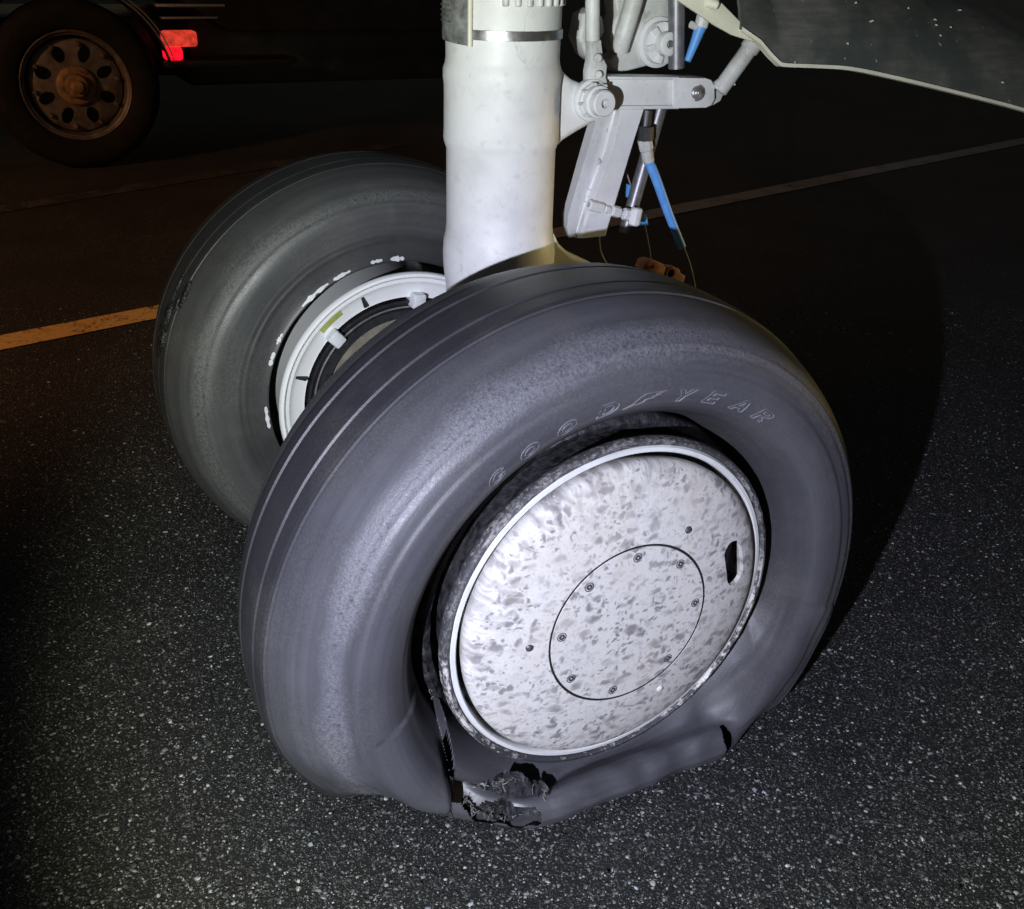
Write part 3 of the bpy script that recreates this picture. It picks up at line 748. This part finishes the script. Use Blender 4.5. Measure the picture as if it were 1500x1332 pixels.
# ---- far wheel
def wheel_far():
    FXf = -.30; cx = Vector((FXf, 0, AH))
    bm = NB()
    lathe(bm, cx, (1, 0, 0), [(-.004, .2955), (0, .293), (.001, .288), (-.003, .2835), (-.006, .282), (-.007, .274), (-.010, .272), (-.013, .262), (-.022, .242), (-.022, .236), (-.034, .233), (-.12, .233), (-.30, .235), (-.335, .262), (-.335, .295), (-.33, .297), (-.30, .27), (-.07, .268), (-.04, .277), (-.016, .294), (-.010, .2965)], 160, True)
    w = obj('wheel', bm, M_farpaint, gear, 40, 'far wheel with white inner rim and damaged tyre')
    keys = [(160, 0), (133.5, 1), (111, 0), (190, 1), (82, 1), (215, 0), (60, 0), (30, 1)]
    for a, big in keys:
        ca, sa = math.cos(R_(a)), math.sin(R_(a)); rot = Matrix.Rotation(R_(a), 3, 'X')
        bm = NB()
        if big: box(bm, cx+Vector((-.020, .231*ca, .231*sa)), (.05, .034, .030), .005, rot); obj('drive_key', bm, M_chip, w, 40)
        else:
            c0 = cx+Vector((-.0135, .256*ca, .256*sa)); cyl(bm, c0-Vector((0, ca, sa))*.010+Vector((.004, 0, 0)), c0+Vector((0, ca, sa))*.013+Vector((.007, 0, 0)), .0048, 10, r2=.0030)
            obj('dark_stud', bm, M_dsteel, w, 40)
    bm = NB()                                        # label stuck on the rim face
    g = []
    for i in range(9):
        a = R_(122.5+13*(8-i)/8)
        g.append([bm.verts.new(cx+Vector((xx, r*math.cos(a), r*math.sin(a)))) for xx, r in ((-.0137, .2580), (-.0092, .2715))])
    for A, B in zip(g[:-1], g[1:]): bm.faces.new((A[0], A[1], B[1], B[0]))
    obj('sticker', bm, M_green, w, 40, 'yellow green sticker on the white rim')
    bm = NB(); lathe(bm, cx, (1, 0, 0), [(-.05, .225), (-.045, .228), (-.02, .228), (-.02, .222), (-.028, .218), (-.03, .212), (-.016, .208), (-.016, .19), (-.05, .19)], 96, True); obj('brake_ring', bm, M_dsteel, w, 40)
    bm = NB(); lathe(bm, cx, (1, 0, 0), [(-.024, .2135), (-.019, .216), (-.016, .2135), (-.021, .211)], 96, True); obj('brake_hoop', bm, M_steel, w, 40)
    bm = NB(); lathe(bm, cx, (1, 0, 0), [(-.06, .19), (-.03, .188), (-.03, .07), (-.05, .07)], 80); obj('brake_disc', bm, M_tan, w, 40)
    # paint chips torn off the bead seat, left sticking to the tyre bead
    for a, ln_, r in ((126, 14, 0), (112.5, 8, 0), (97, 5, .002), (88, 6, .0), (149, 5.0, .002), (158, 6, .0), (184, 10, .001)):
        bm = NB(); prev = None; K = 9
        for i in range(K+1):
            an = R_(a-ln_/2+ln_*i/K); wd = .0036*math.sin(math.pi*(i+.4)/(K+.8))**.35*(1+1.1*noise.noise(Vector((a*1.7, i*1.9, 0))))
            jj = .0012*noise.noise(Vector((a, i*.9, 7)))
            q = [bm.verts.new((FARX_in(.308+r*.6+jj+s_*wd)+.0015, (.308+r*.6+jj+s_*wd)*math.cos(an), AH+(.308+r*.6+jj+s_*wd)*math.sin(an))) for s_ in (-1, 1)]
            if prev: bm.faces.new((prev[0], prev[1], q[1], q[0]))
            prev = q
        bmesh.ops.recalc_face_normals(bm, faces=bm.faces); bmesh.ops.solidify(bm, geom=list(bm.faces), thickness=.0015)
        obj('paint_chip', bm, M_chip, w, 40)
    return w
M_farpaint = paint('far_rim_paint', (.86, .87, .86), .2, False, .35, (.5, .5, .45))
TXc, TR, TA, TZ = -.586, .5077, .2012, -.013
BIX = -.372
def FARX_in(r):
    rc = .40; t = math.acos(max(-1, min(1, (rc-r)/(rc-.302)))); return BIX+(TXc+TA-BIX)*math.sin(t)
wf_ = wheel_far()
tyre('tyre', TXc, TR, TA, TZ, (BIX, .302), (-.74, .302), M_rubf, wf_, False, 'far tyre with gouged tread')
# gouge in the far tread
for (px, py, L, dep, sd) in ((271, 432, .07, .012, 1), (243, 480, .12, .016, 2), (258, 450, .06, .01, 3), (236, 498, .09, .012, 4), (248, 462, .07, .012, 6), (263, 415, .05, .01, 7)):
    v = ((px-750)/FPX)*r_-((py-666)/FPX)*u_+d_
    # walk along the sight line until it meets the tread
    P = None
    for k in range(6000):
        Q = CP+v*(1.2+k*.0004); rr = math.hypot(Q[1], Q[2]-TZ*.9); dx = Q[0]-TXc
        if abs(dx) < TA and rr < .40+(TR-.40)*(1-abs(dx/TA)**2.4)**(1/2.4): P = Vector(Q); break
    if P is None: continue
    bm = NB(); an = math.atan2(P.z, P.y); tdir = Vector((0, -math.sin(an), math.cos(an))); rad = Vector((0, math.cos(an), math.sin(an))); P = P+Vector((0, 0, AH))
    rings = []
    for i in range(13):
        s = i/12-.5; w = L*.16*(1-(2*s)**2)**.5+.001
        c = P+tdir*L*s+Vector((1, 0, 0))*.006*noise.noise(Vector((s*5, sd, 0)))
        rings.append([bm.verts.new(c+Vector((1, 0, 0))*w*math.cos(t)*(1+.5*noise.noise(Vector((s*8, t, sd))))+rad*(w*.55*math.sin(t)*(1+.6*noise.noise(Vector((s*9, t, sd+3)))))) for t in [2*math.pi*k/9 for k in range(9)]])
    for A, B in zip(rings[:-1], rings[1:]):
        for k in range(9): bm.faces.new((A[k], B[k], B[(k+1) % 9], A[(k+1) % 9]))
    obj('torn_rubber_chunk', bm, M_rubtorn, wf_, 60)

# ---- links, pins, rods and hoses behind the strut
bm = NB(); pv = U(866, 147, -.02)
lathe(bm, (-.03, pv.y, pv.z), (1, 0, 0), [(0, 0), (0, .037), (.008, .038), (.014, .037), (.016, .031), (.024, .031), (.026, .029), (.040, .0285), (.042, .024), (.058, .0235), (.061, .021), (.061, .0085), (.045, .008), (.045, 0)], 40)
obj('pivot_pin', bm, M_white, gear, 35)
bm = NB()
for k in range(7):
    a = R_(60+k*42); c = Vector((-.004, pv.y+.0315*math.cos(a), pv.z+.0315*math.sin(a))); cyl(bm, c-Vector((.006, 0, 0)), c+Vector((.008, 0, 0)), .003, 8)
obj('lock_wire', bm, M_dirtyw, gear, 40)
XA = -.035                                         # torque link
def Ua(px, py): return U(px, py, XA)
bm = NB()
outl = [Ua(880, 133), Ua(884, 118), Ua(894, 112), Ua(1034, 114), Ua(1043, 117), Ua(1048, 126), Ua(1048, 146), Ua(1043, 155), Ua(1034, 159), Ua(905, 161), Ua(890, 160)]
prism(bm, outl, XA-.05, XA-.008, .003)
prism(bm, [Ua(890, 112), Ua(995, 113), Ua(995, 117.5), Ua(890, 117)], XA-.006, XA, .002)
prism(bm, [Ua(896, 155.5), Ua(995, 154.5), Ua(995, 160), Ua(900, 161)], XA-.006, XA, .002)
prism(bm, [Ua(986, 113.6), Ua(1034, 114.4), Ua(1042, 117), Ua(1047, 126), Ua(1047, 146), Ua(1042, 155), Ua(1034, 158.4), Ua(986, 159.4)], XA-.007, XA+.001, .003)
obj('torque_link', bm, M_white, gear, 40)
bm = NB(); pb = Ua(1021, 136)
lathe(bm, (XA-.002, pb.y, pb.z), (1, -.35, .1), [(0, .0165), (.003, .0165), (.003, .0130), (.008, .0128), (.008, .0098), (.014, .0095), (.014, .0065), (.021, .006), (.021, .0035), (.026, .003), (.026, 0)], 24)
obj('bolt', bm, M_steel, gear, 35)
bm = NB()
tab = [Ua(1040, 120), Ua(1058, 121), Ua(1066, 126), Ua(1069, 138), Ua(1064, 150), Ua(1054, 156), Ua(1040, 156)]
prism(bm, tab, XA-.04, XA-.018, .003); obj('clevis', bm, M_dirtyw, gear, 40)
bm = NB(); cyl(bm, U(1053, 134, XA), U(1106, 60, XA+.02), .0165, 20, bev=.003); cyl(bm, U(1095, 75, XA+.016), U(1108, 58, XA+.02), .0195, 20, bev=.004)
cyl(bm, U(1050, 128, XA), U(1063, 118, XA+.004), .0125, 16)
obj('door_rod', bm, M_dirtyw, gear, 40)
bm = NB(); cyl(bm, U(1057, 128, XA+.012), U(1072, 119, XA+.012), .003, 8); cyl(bm, U(1068, 115, XA+.012), U(1076, 124, XA+.012), .0025, 8); obj('cotter_pin', bm, M_dirtyw, gear, 40)
bm = NB()                                          # vertical rod and its forked end
XR = -.03
cyl(bm, U(868, -60, XR), U(868, 62, XR), .0135, 20, bev=.003); cyl(bm, U(868, 52, XR), U(871, 92, XR), .0105, 16)
prism(bm, [U(861, 58, XR), U(877, 58, XR), U(880, 84, XR), U(886, 96, XR), U(884, 112, XR), U(888, 130, XR), U(858, 130, XR), U(858, 104, XR), U(862, 84, XR)], XR-.012, XR+.010, .003)
cyl(bm, U(874, 85, XR+.008), U(874, 85, XR+.016)+Vector((.006, 0, 0)), .008, 14, bev=.002); cyl(bm, U(875, 109, XR+.008), U(875, 109, XR+.016)+Vector((.006, 0, 0)), .007, 14, bev=.002)
obj('vertical_rod', bm, M_dirtyw, gear, 40)
XB = -.16                                          # bracket behind the rod
bm = NB(); prism(bm, [U(848, 20, XB), U(862, 12, XB), U(876, 24, XB), U(880, 45, XB), U(872, 60, XB), U(868, 92, XB), U(852, 80, XB), U(841, 55, XB)], XB-.03, XB+.02, .008, 3)
obj('rod_bracket', bm, M_dirtyw, gear, 40)
XC = -.13                                          # casting with the castle nut
bm = NB()
prism(bm, [U(897, -40, XC), U(1000, -40, XC), U(998, 20, XC), U(992, 88, XC), U(950, 97, XC), U(910, 107, XC), U(898, 98, XC), U(896, 88, XC), U(907, 78, XC), U(897, 62, XC), U(898, 40, XC), U(905, 22, XC)], XC-.05, XC, .006, 3)
tube(bm, [U(936, -30, XC+.025), U(926, 10, XC+.025), U(914, 50, XC+.02), U(908, 74, XC+.01)], lambda t: .019-.002*t, 14)
obj('actuator_casting', bm, M_dirtyw, gear, 40)
bm = NB(); nc = U(962, 62, XC)
lathe(bm, (XC, nc.y, nc.z), (1, .0, 0), [(0, .048), (.006, .048), (.008, .040), (.022, .039), (.024, .030), (.026, .0225), (.046, .022), (.048, .019), (.048, .008), (.036, .007), (.036, 0)], 36)
for k in range(6):
    a = R_(k*60+15); c = Vector((XC+.026, nc.y+.031*math.cos(a), nc.z+.031*math.sin(a))); box(bm, c, (.012, .016, .012), .002, Matrix.Rotation(a, 3, 'X'))
obj('castle_nut', bm, M_white, gear, 35)
bm = NB(); cyl(bm, U(991, -60, -.09), U(991, 100, -.09), .0165, 18); obj('vertical_tube', bm, M_gsteel, gear, 40)
bm = NB(); cyl(bm, U(978, 120, -.10), U(915, 342, -.10), .0145, 18, bev=.002); obj('angled_tube', bm, M_gsteel, gear, 40)

# trough bracket below the link
def loft(bm, rows):
    g = [[bm.verts.new(p) for p in r] for r in rows]
    for A, B in zip(g[:-1], g[1:]):
        for k in range(len(A)-1): bm.faces.new((A[k], A[k+1], B[k+1], B[k]))
    return g
def trow(L, Vv, S, Rr): return [U(*L, -.125), U((L[0]*2+Vv[0])/3, (L[1]*2+Vv[1])/3, -.098), U((L[0]+2*Vv[0])/3, (L[1]+2*Vv[1])/3, -.100), U(*Vv, -.112), U((Vv[0]+S[0])/2, (Vv[1]+S[1])/2, -.110), U(*S, -.078), U(S[0]*.92+Rr[0]*.08, S[1]*.92+Rr[1]*.08, -.074), U(*Rr, -.074), U(Rr[0]+1, Rr[1], -.09)]
keysr = [((872, 150), (902, 140), (918, 130), (948, 128)), ((863, 184), (893, 178), (908, 170), (939, 163)), ((852, 222), (880, 222), (896, 222), (924, 210)), ((836, 280), (858, 284), (871, 285), (903, 280)), ((827, 312), (848, 318), (859, 318), (893, 314)), ((827, 330), (842, 338), (853, 340), (885, 338)), ((832, 344), (842, 348), (851, 349), (883, 345))]
bm = NB(); rows = []
for i in range(len(keysr)-1):
    for k in range(4):
        t = k/4; rows.append(trow(*[tuple(a*(1-t)+b*t for a, b in zip(p, q)) for p, q in zip(keysr[i], keysr[i+1])]))
rows.append(trow(*keysr[-1])); loft(bm, rows)
bmesh.ops.recalc_face_normals(bm, faces=bm.faces); bmesh.ops.solidify(bm, geom=list(bm.faces), thickness=-.004)
tr = obj('trough_bracket', bm, M_white, gear, 40)
for px, py in ((874, 236), (861, 282), (884, 190), (857, 300)):
    p = U(px, py, -.110); bm = NB(); lathe(bm, p, (1, -.3, 0), [(-.004, .0085), (.003, .008), (.006, .0055), (.007, 0)], 16); obj('rivet', bm, M_dirtyw, tr, 40)
bm = NB()
a, b = U(862, 300, -.065), U(925, 316, -.065)
cyl(bm, a, b, .0055, 12)
for t0, t1, rr in ((.0, .32, .011), (.36, .5, .008), (.52, .72, .0115), (.8, 1.0, .0125)): cyl(bm, a.lerp(b, t0), a.lerp(b, t1), rr, 8, bev=.002)
cyl(bm, b+Vector((.01, .0, -.018)), b+Vector((.01, .006, .018)), .0125, 12, bev=.003)
obj('hose_clamp', bm, M_white, gear, 30)
# fittings and blue sleeves
XF_ = -.07
bm = NB(); cyl(bm, U(949, 160, XF_), U(946, 186, XF_), .0105, 12, bev=.002); cyl(bm, U(946, 184, XF_), U(945, 206, XF_), .0165, 8, bev=.002); obj('pipe_fitting', bm, M_dsteel, gear, 30)
bm = NB(); cyl(bm, U(944, 204, XF_), U(947, 220, XF_), .0150, 8, bev=.002); cyl(bm, U(947, 218, XF_), U(950, 238, XF_), .0125, 12, bev=.002); obj('pipe_collar', bm, M_dirtyw, gear, 30)
bm = NB(); tube(bm, [U(949, 234, XF_), U(961, 262, XF_+.004), U(980, 315, XF_+.006), U(999, 362, XF_+.004)], lambda t: .0108-.0018*t+.0008*math.sin(t*40)*(t < .2), 12); obj('blue_sleeve', bm, M_blue, gear, 40, 'long blue sleeve hanging on a wire')
bm = NB(); tube(bm, [U(996, 350, XF_+.004), U(1010, 385, XF_), U(1018, 420, XF_), U(1023, 460, XF_)], .0018, 6); obj('wire', bm, M_wire, gear, 40)
bm = NB(); cyl(bm, U(1033, 15, -.07), U(1026, 42, -.07), .0135, 12, bev=.003); cyl(bm, U(1012, 36, -.07), U(1026, 42, -.07), .007, 8); obj('pipe_collar', bm, M_dirtyw, gear, 30)
bm = NB(); tube(bm, [U(1026, 40, -.07), U(1018, 62, -.07), U(1007, 90, -.07)], lambda t: .0125-.006*t, 12); obj('blue_sleeve', bm, M_blue, gear, 40, 'short blue sleeve beside the door edge')
for pts in ([(917, 250), (925, 275), (942, 322), (952, 370), (955, 410)], [(878, 346), (880, 368), (890, 388), (905, 402)]):
    bm = NB(); tube(bm, [U(x, y, -.12) for x, y in pts], .0016, 6); obj('wire', bm, M_wire, gear, 40)
for px, py, q in ((923, 280, 0), (943, 322, 1)):
    bm = NB(); prism(bm, [U(px-4, py-10, -.118), U(px+3, py-8, -.118), U(px+6, py+8, -.118), U(px-5, py+9, -.118)], -.124, -.114, .002); obj('blue_tag', bm, M_blue, gear, 40)
# orange bracket behind the near tyre
XO = .06
bm = NB(); prism(bm, [U(941, 395, XO), U(946, 384, XO), U(953, 381, XO), U(972, 387, XO), U(976, 393, XO), U(972, 407, XO), U(966, 413, XO)], XO-.03, XO, .003)
prism(bm, [U(972, 391, XO), U(990, 392, XO), U(999, 396, XO), U(1002, 403, XO), U(1008, 406, XO), U(1006, 414, XO), U(1000, 423, XO), U(985, 425, XO), U(966, 413, XO)], XO-.024, XO-.008, .003)
oc = U(984, 401, XO); lathe(bm, (XO-.01, oc.y, oc.z), (1, 0, 0), [(0, .0125), (.006, .0125), (.008, .011), (.008, .0085), (0, .008)], 24)
bx_ = U(958, 391, XO); cyl(bm, bx_, bx_+Vector((.004, 0, 0)), .003, 8)
ob = obj('brake_bracket', bm, M_orange, gear, 35, 'rust orange bracket behind the near tyre')
bm = NB(); lathe(bm, (XO-.009, oc.y, oc.z), (1, 0, 0), [(0, .0082), (.002, .0082), (.002, 0)], 20); obj('bracket_hole', bm, M_black, ob, 40)
bm = NB(); cyl(bm, U(960, 405, XO-.02), Vector((.12, .10, AH+.12)), .012, 12); obj('bracket_stay', bm, M_dsteel, gear, 40)

# ---- landing gear door
def doorpaint():
    m, t, b = mat('grey_door_paint'); v = coords(t)
    st = noise_n(t, coords(t, (2, 3, 26), (R_(-14), 0, 0)), 3, 5, .65); n = noise_n(t, v, 6, 5, .6); sp = noise_n(t, v, 70, 2, .5)
    c = mixc(t, ramp(t, st, [(.35, 0.), (.7, .7)]), (.085, .085, .077), (.17, .165, .148)); c = mixc(t, ramp(t, n, [(.42, 0.), (.62, .85)]), c, (.045, .055, .05))
    c = mixc(t, ramp(t, sp, [(.735, 0.), (.755, .8)]), c, (.5, .5, .47)); t.links.new(c, b.inputs['Base Color']); b.inputs['Roughness'].default_value = .5
    bump(t, b, n, .002, .4); return m
M_door = doorpaint()
XD = .10
DH = .42
def doorx(t):
    x = 0
    for k in range(40):
        tt = t*(k+.5)/40; x -= math.tan(R_(8+60*min(1, tt*DH/.20)))*DH*t/40
    return x
edge = [(1085, 42), (1112, 61), (1128, 80), (1140, 92), (1150, 95), (1200, 97), (1250, 101), (1330, 118), (1420, 140), (1500, 161), (1600, 192), (1720, 232)]
def smooth2(P, k=5):
    out = []
    for i in range(len(P)-1):
        p0, p1, p2, p3 = [np.array(P[min(max(i+o, 0), len(P)-1)], float) for o in (-1, 0, 1, 2)]
        for j in range(k):
            t = j/k; out.append(tuple(.5*((2*p1)+(p2-p0)*t+(2*p0-5*p1+4*p2-p3)*t*t+(3*p1-p0-3*p2+p3)*t**3)))
    return out+[P[-1]]
edge = edge[:3]+smooth2(edge[3:])
bm = NB(); rows = []
for j in range(15):
    t = j/14; row = []
    for (px, py) in edge:
        p = U(px, py, XD); row.append(p+Vector((doorx(t), .0, DH*t)))
    rows.append(row)
loft(bm, rows); bmesh.ops.recalc_face_normals(bm, faces=bm.faces); bmesh.ops.solidify(bm, geom=list(bm.faces), thickness=.006)
door = obj('gear_door', bm, M_door, gear, 50, 'dark grey curved landing gear door')
bm = NB(); rows = []
for (px, py) in edge:
    p = U(px, py, XD); rows.append([p+Vector(o) for o in ((.0055, 0, .003), (.0045, 0, -.0035), (-.010, 0, -.005), (-.014, 0, .001), (-.012, 0, .008))])
loft(bm, rows); bmesh.ops.recalc_face_normals(bm, faces=bm.faces); bmesh.ops.solidify(bm, geom=list(bm.faces), thickness=.002)
obj('door_edge', bm, M_cream, door, 40, 'cream edge strip of the door')
bm = NB()
prism(bm, [U(960, -60, XD), U(975, -14, XD), U(1012, 12, XD), U(1050, 38, XD), U(1075, 52, XD), U(1100, 60, XD), U(1115, 64, XD), U(1100, 46, XD), U(1075, 20, XD), U(1050, -5, XD), U(1020, -60, XD)], XD-.012, XD-.004, .002)
obj('door_flange', bm, M_cream, door, 40)
bm = NB(); cyl(bm, U(1034, 2, XD-.006), U(1052, 9, XD+.004), .009, 12, bev=.003); obj('door_latch', bm, M_cream, door, 40)
for px, py, L in ((1276, 31, .018), (1369, 29, .012), (1371, 37, .010), (1405, 15, .018), (1253, 4, .008), (1468, 121, .012), (1241, 64, .006), (1377, 52, .006), (1330, 12, .004), (1392, 40, .005)):
    p0 = U(px, py, XD+.12); # meet the curved door
    for k in range(300):
        q = U(px, py, XD+.01-k*.002); e0 = None
        for (a, b) in zip(edge[:-1], edge[1:]):
            A, B = U(*a, XD), U(*b, XD)
            if A.y <= q.y <= B.y: e0 = A.z+(B.z-A.z)*(q.y-A.y)/(B.y-A.y)
        if e0 is None: continue
        t = (q.z-e0)/DH
        if 0 < t < 1 and q.x <= XD+doorx(t)+.004: break
    L *= .6; bm = NB(); a = random.uniform(-.6, .3); dv = Vector((0, math.cos(a), math.sin(a)))
    g = [bm.verts.new(q+dv*L*s+Vector((0, -math.sin(a), math.cos(a)))*w) for s, w in ((-.5, 0), (-.15, .0016), (.3, .0012), (.5, 0), (.2, -.0012), (-.3, -.0014))]; bm.faces.new(g)
    r = bmesh.ops.extrude_face_region(bm, geom=list(bm.faces)); bmesh.ops.translate(bm, verts=[v for v in r['geom'] if isinstance(v, bmesh.types.BMVert)], vec=(.003, 0, 0))
    obj('paint_flake', bm, M_cream, door, None)

# ------------------------------------------------------------------ truck in the dark behind
tx = -5.2; TW = U(113, 128, tx); ty = TW.y
truck = thing('service_truck', (tx-.9, ty, 0), 'dark truck at upper left with rusty eight-hole wheel and red tail light', 'truck')
M_trub = simple('truck_rubber', (.012, .013, .013), .8, 0, .3, 12, .004, .15)
M_trim = simple('truck_rim_steel', (.17, .155, .145), .5, .3, .35, 14, .003)
M_hubr = simple('rusty_hub', (.32, .20, .10), .6, .2, .4, 22, .003)
M_tbody = simple('dark_truck_paint', (.012, .012, .014), .35, 0, .2, 6)
M_chrome = simple('chrome_trim', (.55, .55, .55), .3, .8, .1, 30)
WZ = .488; KW = .85
bm = NB(); cxw = Vector((tx, ty, WZ))
tp = [(-.30, .36), (-.30, .46), (-.29, .52), (-.25, .56), (-.2, .575), (-.06, .575), (-.01, .565), (.02, .54), (.035, .50), (.035, .45), (.02, .40), (.005, .372), (-.03, .36)]
lathe(bm, cxw, (1, 0, 0), [(h_*KW, r_k*KW) for h_, r_k in tp], 96, True)
wh = obj('wheel', bm, M_trub, truck, 60, 'truck wheel with rusty hub')
bm = NB(); lathe(bm, cxw, (1, 0, 0), [(h_*KW, r_k*KW) for h_, r_k in [(.004, .372), (.010, .366), (.004, .356), (-.006, .352), (-.012, .340), (-.10, .325), (-.12, .325), (-.12, .372)]], 96, True); obj('rim', bm, M_trim, wh, 40)
bm = NB(); lathe(bm, cxw, (1, 0, 0), [(h_*KW, r_k*KW) for h_, r_k in [(-.13, 0), (-.13, .33), (-.075, .315), (-.05, .27), (-.06, .15), (-.06, 0)]], 96)
disc = obj('rim_disc', bm, M_trim, wh, 40)
cb = NB()
for k in range(8):
    a = R_(22+k*45); c = cxw+Vector((-.06*KW, .222*KW*math.cos(a), .222*KW*math.sin(a)))
    e = [((c.y+.058*KW*math.cos(q)*math.cos(a)-.042*KW*math.sin(q)*math.sin(a)), (c.z+.058*KW*math.cos(q)*math.sin(a)+.042*KW*math.sin(q)*math.cos(a))) for q in [2*math.pi*i/20 for i in range(20)]]
    prism(cb, e, tx-.2, tx+.1)
cut = obj('cutter', cb, None, None, None)
md = disc.modifiers.new('b', 'BOOLEAN'); md.object = cut; md.operation = 'DIFFERENCE'; md.solver = 'EXACT'
dg = bpy.context.evaluated_depsgraph_get(); me = bpy.data.meshes.new_from_object(disc.evaluated_get(dg)); disc.modifiers.clear(); disc.data = me; bpy.data.objects.remove(cut)
bm = NB(); lathe(bm, cxw, (1, 0, 0), [(h_*KW, r_k*KW) for h_, r_k in [(-.06, .135), (-.03, .132), (-.02, .12), (-.02, .085), (.02, .08), (.03, .07), (.03, .045), (.06, .042), (.065, .036), (.065, 0)]], 48); obj('hub', bm, M_hubr, wh, 40)
for k in range(10):
    a = R_(k*36+8); c = cxw+Vector((-.045*KW, .282*KW*math.cos(a), .282*KW*math.sin(a))); bm = NB(); cyl(bm, c-Vector((.02, 0, 0)), c+Vector((.022, 0, 0)), .014, 6, bev=.003); obj('lug_nut', bm, M_trim, wh, 30)
bm = NB(); cyl(bm, cxw+Vector((-.30, 0, 0)), cxw+Vector((-.14, 0, 0)), .27, 40, bev=.01); obj('brake_drum', bm, M_tbody, wh, 40)
# body, mudguard, rear light bar
bm = NB(); box(bm, (tx-1.25, ty+1.75, .62), (1.5, 2.0, .42), .02); box(bm, (tx-1.25, ty-1.2, .66), (1.5, 4.0, .36), .02); obj('chassis', bm, M_tbody, truck, 40)
bm = NB(); prism(bm, [(ty-3.2, .95), (ty-.74, .95), (ty-.74, 1.15), (ty-.5, 1.42), (ty, 1.52), (ty+.5, 1.42), (ty+.66, 1.2), (ty+.70, .95), (ty+.95, .78), (ty+2.7, .78), (ty+2.7, 1.9), (ty-3.2, 1.9)], tx-2.3, tx-.04, .02); obj('truck_body', bm, M_tbody, truck, 40)
bm = NB(); rows = []
for k in range(22):
    a = R_(170-k*7.6); rr = .57; rows.append([cxw+Vector((xx, (rr+dr)*math.cos(a), (rr+dr)*math.sin(a))) for xx, dr in ((-.36, 0), (.02, 0), (.03, .006), (.02, .012), (-.36, .012))])
loft(bm, rows); obj('mudguard', bm, M_tbody, truck, 40)
for dr in (.0, .022):
    bm = NB(); tube(bm, [cxw+Vector((.03, (.577+dr)*math.cos(R_(a)), (.577+dr)*math.sin(R_(a)))) for a in range(70, 12, -6)], .004, 8, 3); obj('mudguard_trim', bm, M_chrome, truck, 40)
def tb(px0, py0, px1, py1, x0, x1): return U(px0, py0, x1), U(px1, py1, x1)
def panel(name, px0, py0, px1, py1, x0, x1, m, bev=.006, label=None):
    a = U(px0, py0, x1); b = U(px1, py1, x1); bm = NB()
    box(bm, ((x0+x1)/2, (a.y+b.y)/2, (a.z+b.z)/2), (x1-x0, abs(b.y-a.y), abs(a.z-b.z)), bev); return obj(name, bm, m, truck, 40, label)
def emit(name, col, st):
    m, t, b = mat(name); b.inputs['Base Color'].default_value = (*col, 1); b.inputs['Emission Color'].default_value = (*col, 1); b.inputs['Roughness'].default_value = .3
    v = coords(t); n = noise_n(t, v, 26, 3, .6); t.links.new(math_n(t, 'MULTIPLY', ramp(t, n, [(.3, .35), (.65, 1.)]), st), b.inputs['Emission Strength']); return m
panel('rear_bar', 238, 90, 430, 96, tx-.3, tx-.05, M_tbody)
panel('tail_light', 237, 46, 291, 69, tx-.12, tx-.02, emit('orange_lens', (.80, .06, .035), .8), .02, 'lit orange red tail light lens')
panel('tail_light', 240, 70, 270, 89, tx-.12, tx-.022, emit('red_lens', (.85, .006, .02), 1.6), .02, 'lit red tail light lens')
panel('chrome_strip', 228, 6, 330, 11, tx-.1, tx-.03, M_chrome, .004); panel('chrome_strip', 236, 25, 320, 28, tx-.1, tx-.03, M_chrome, .004)
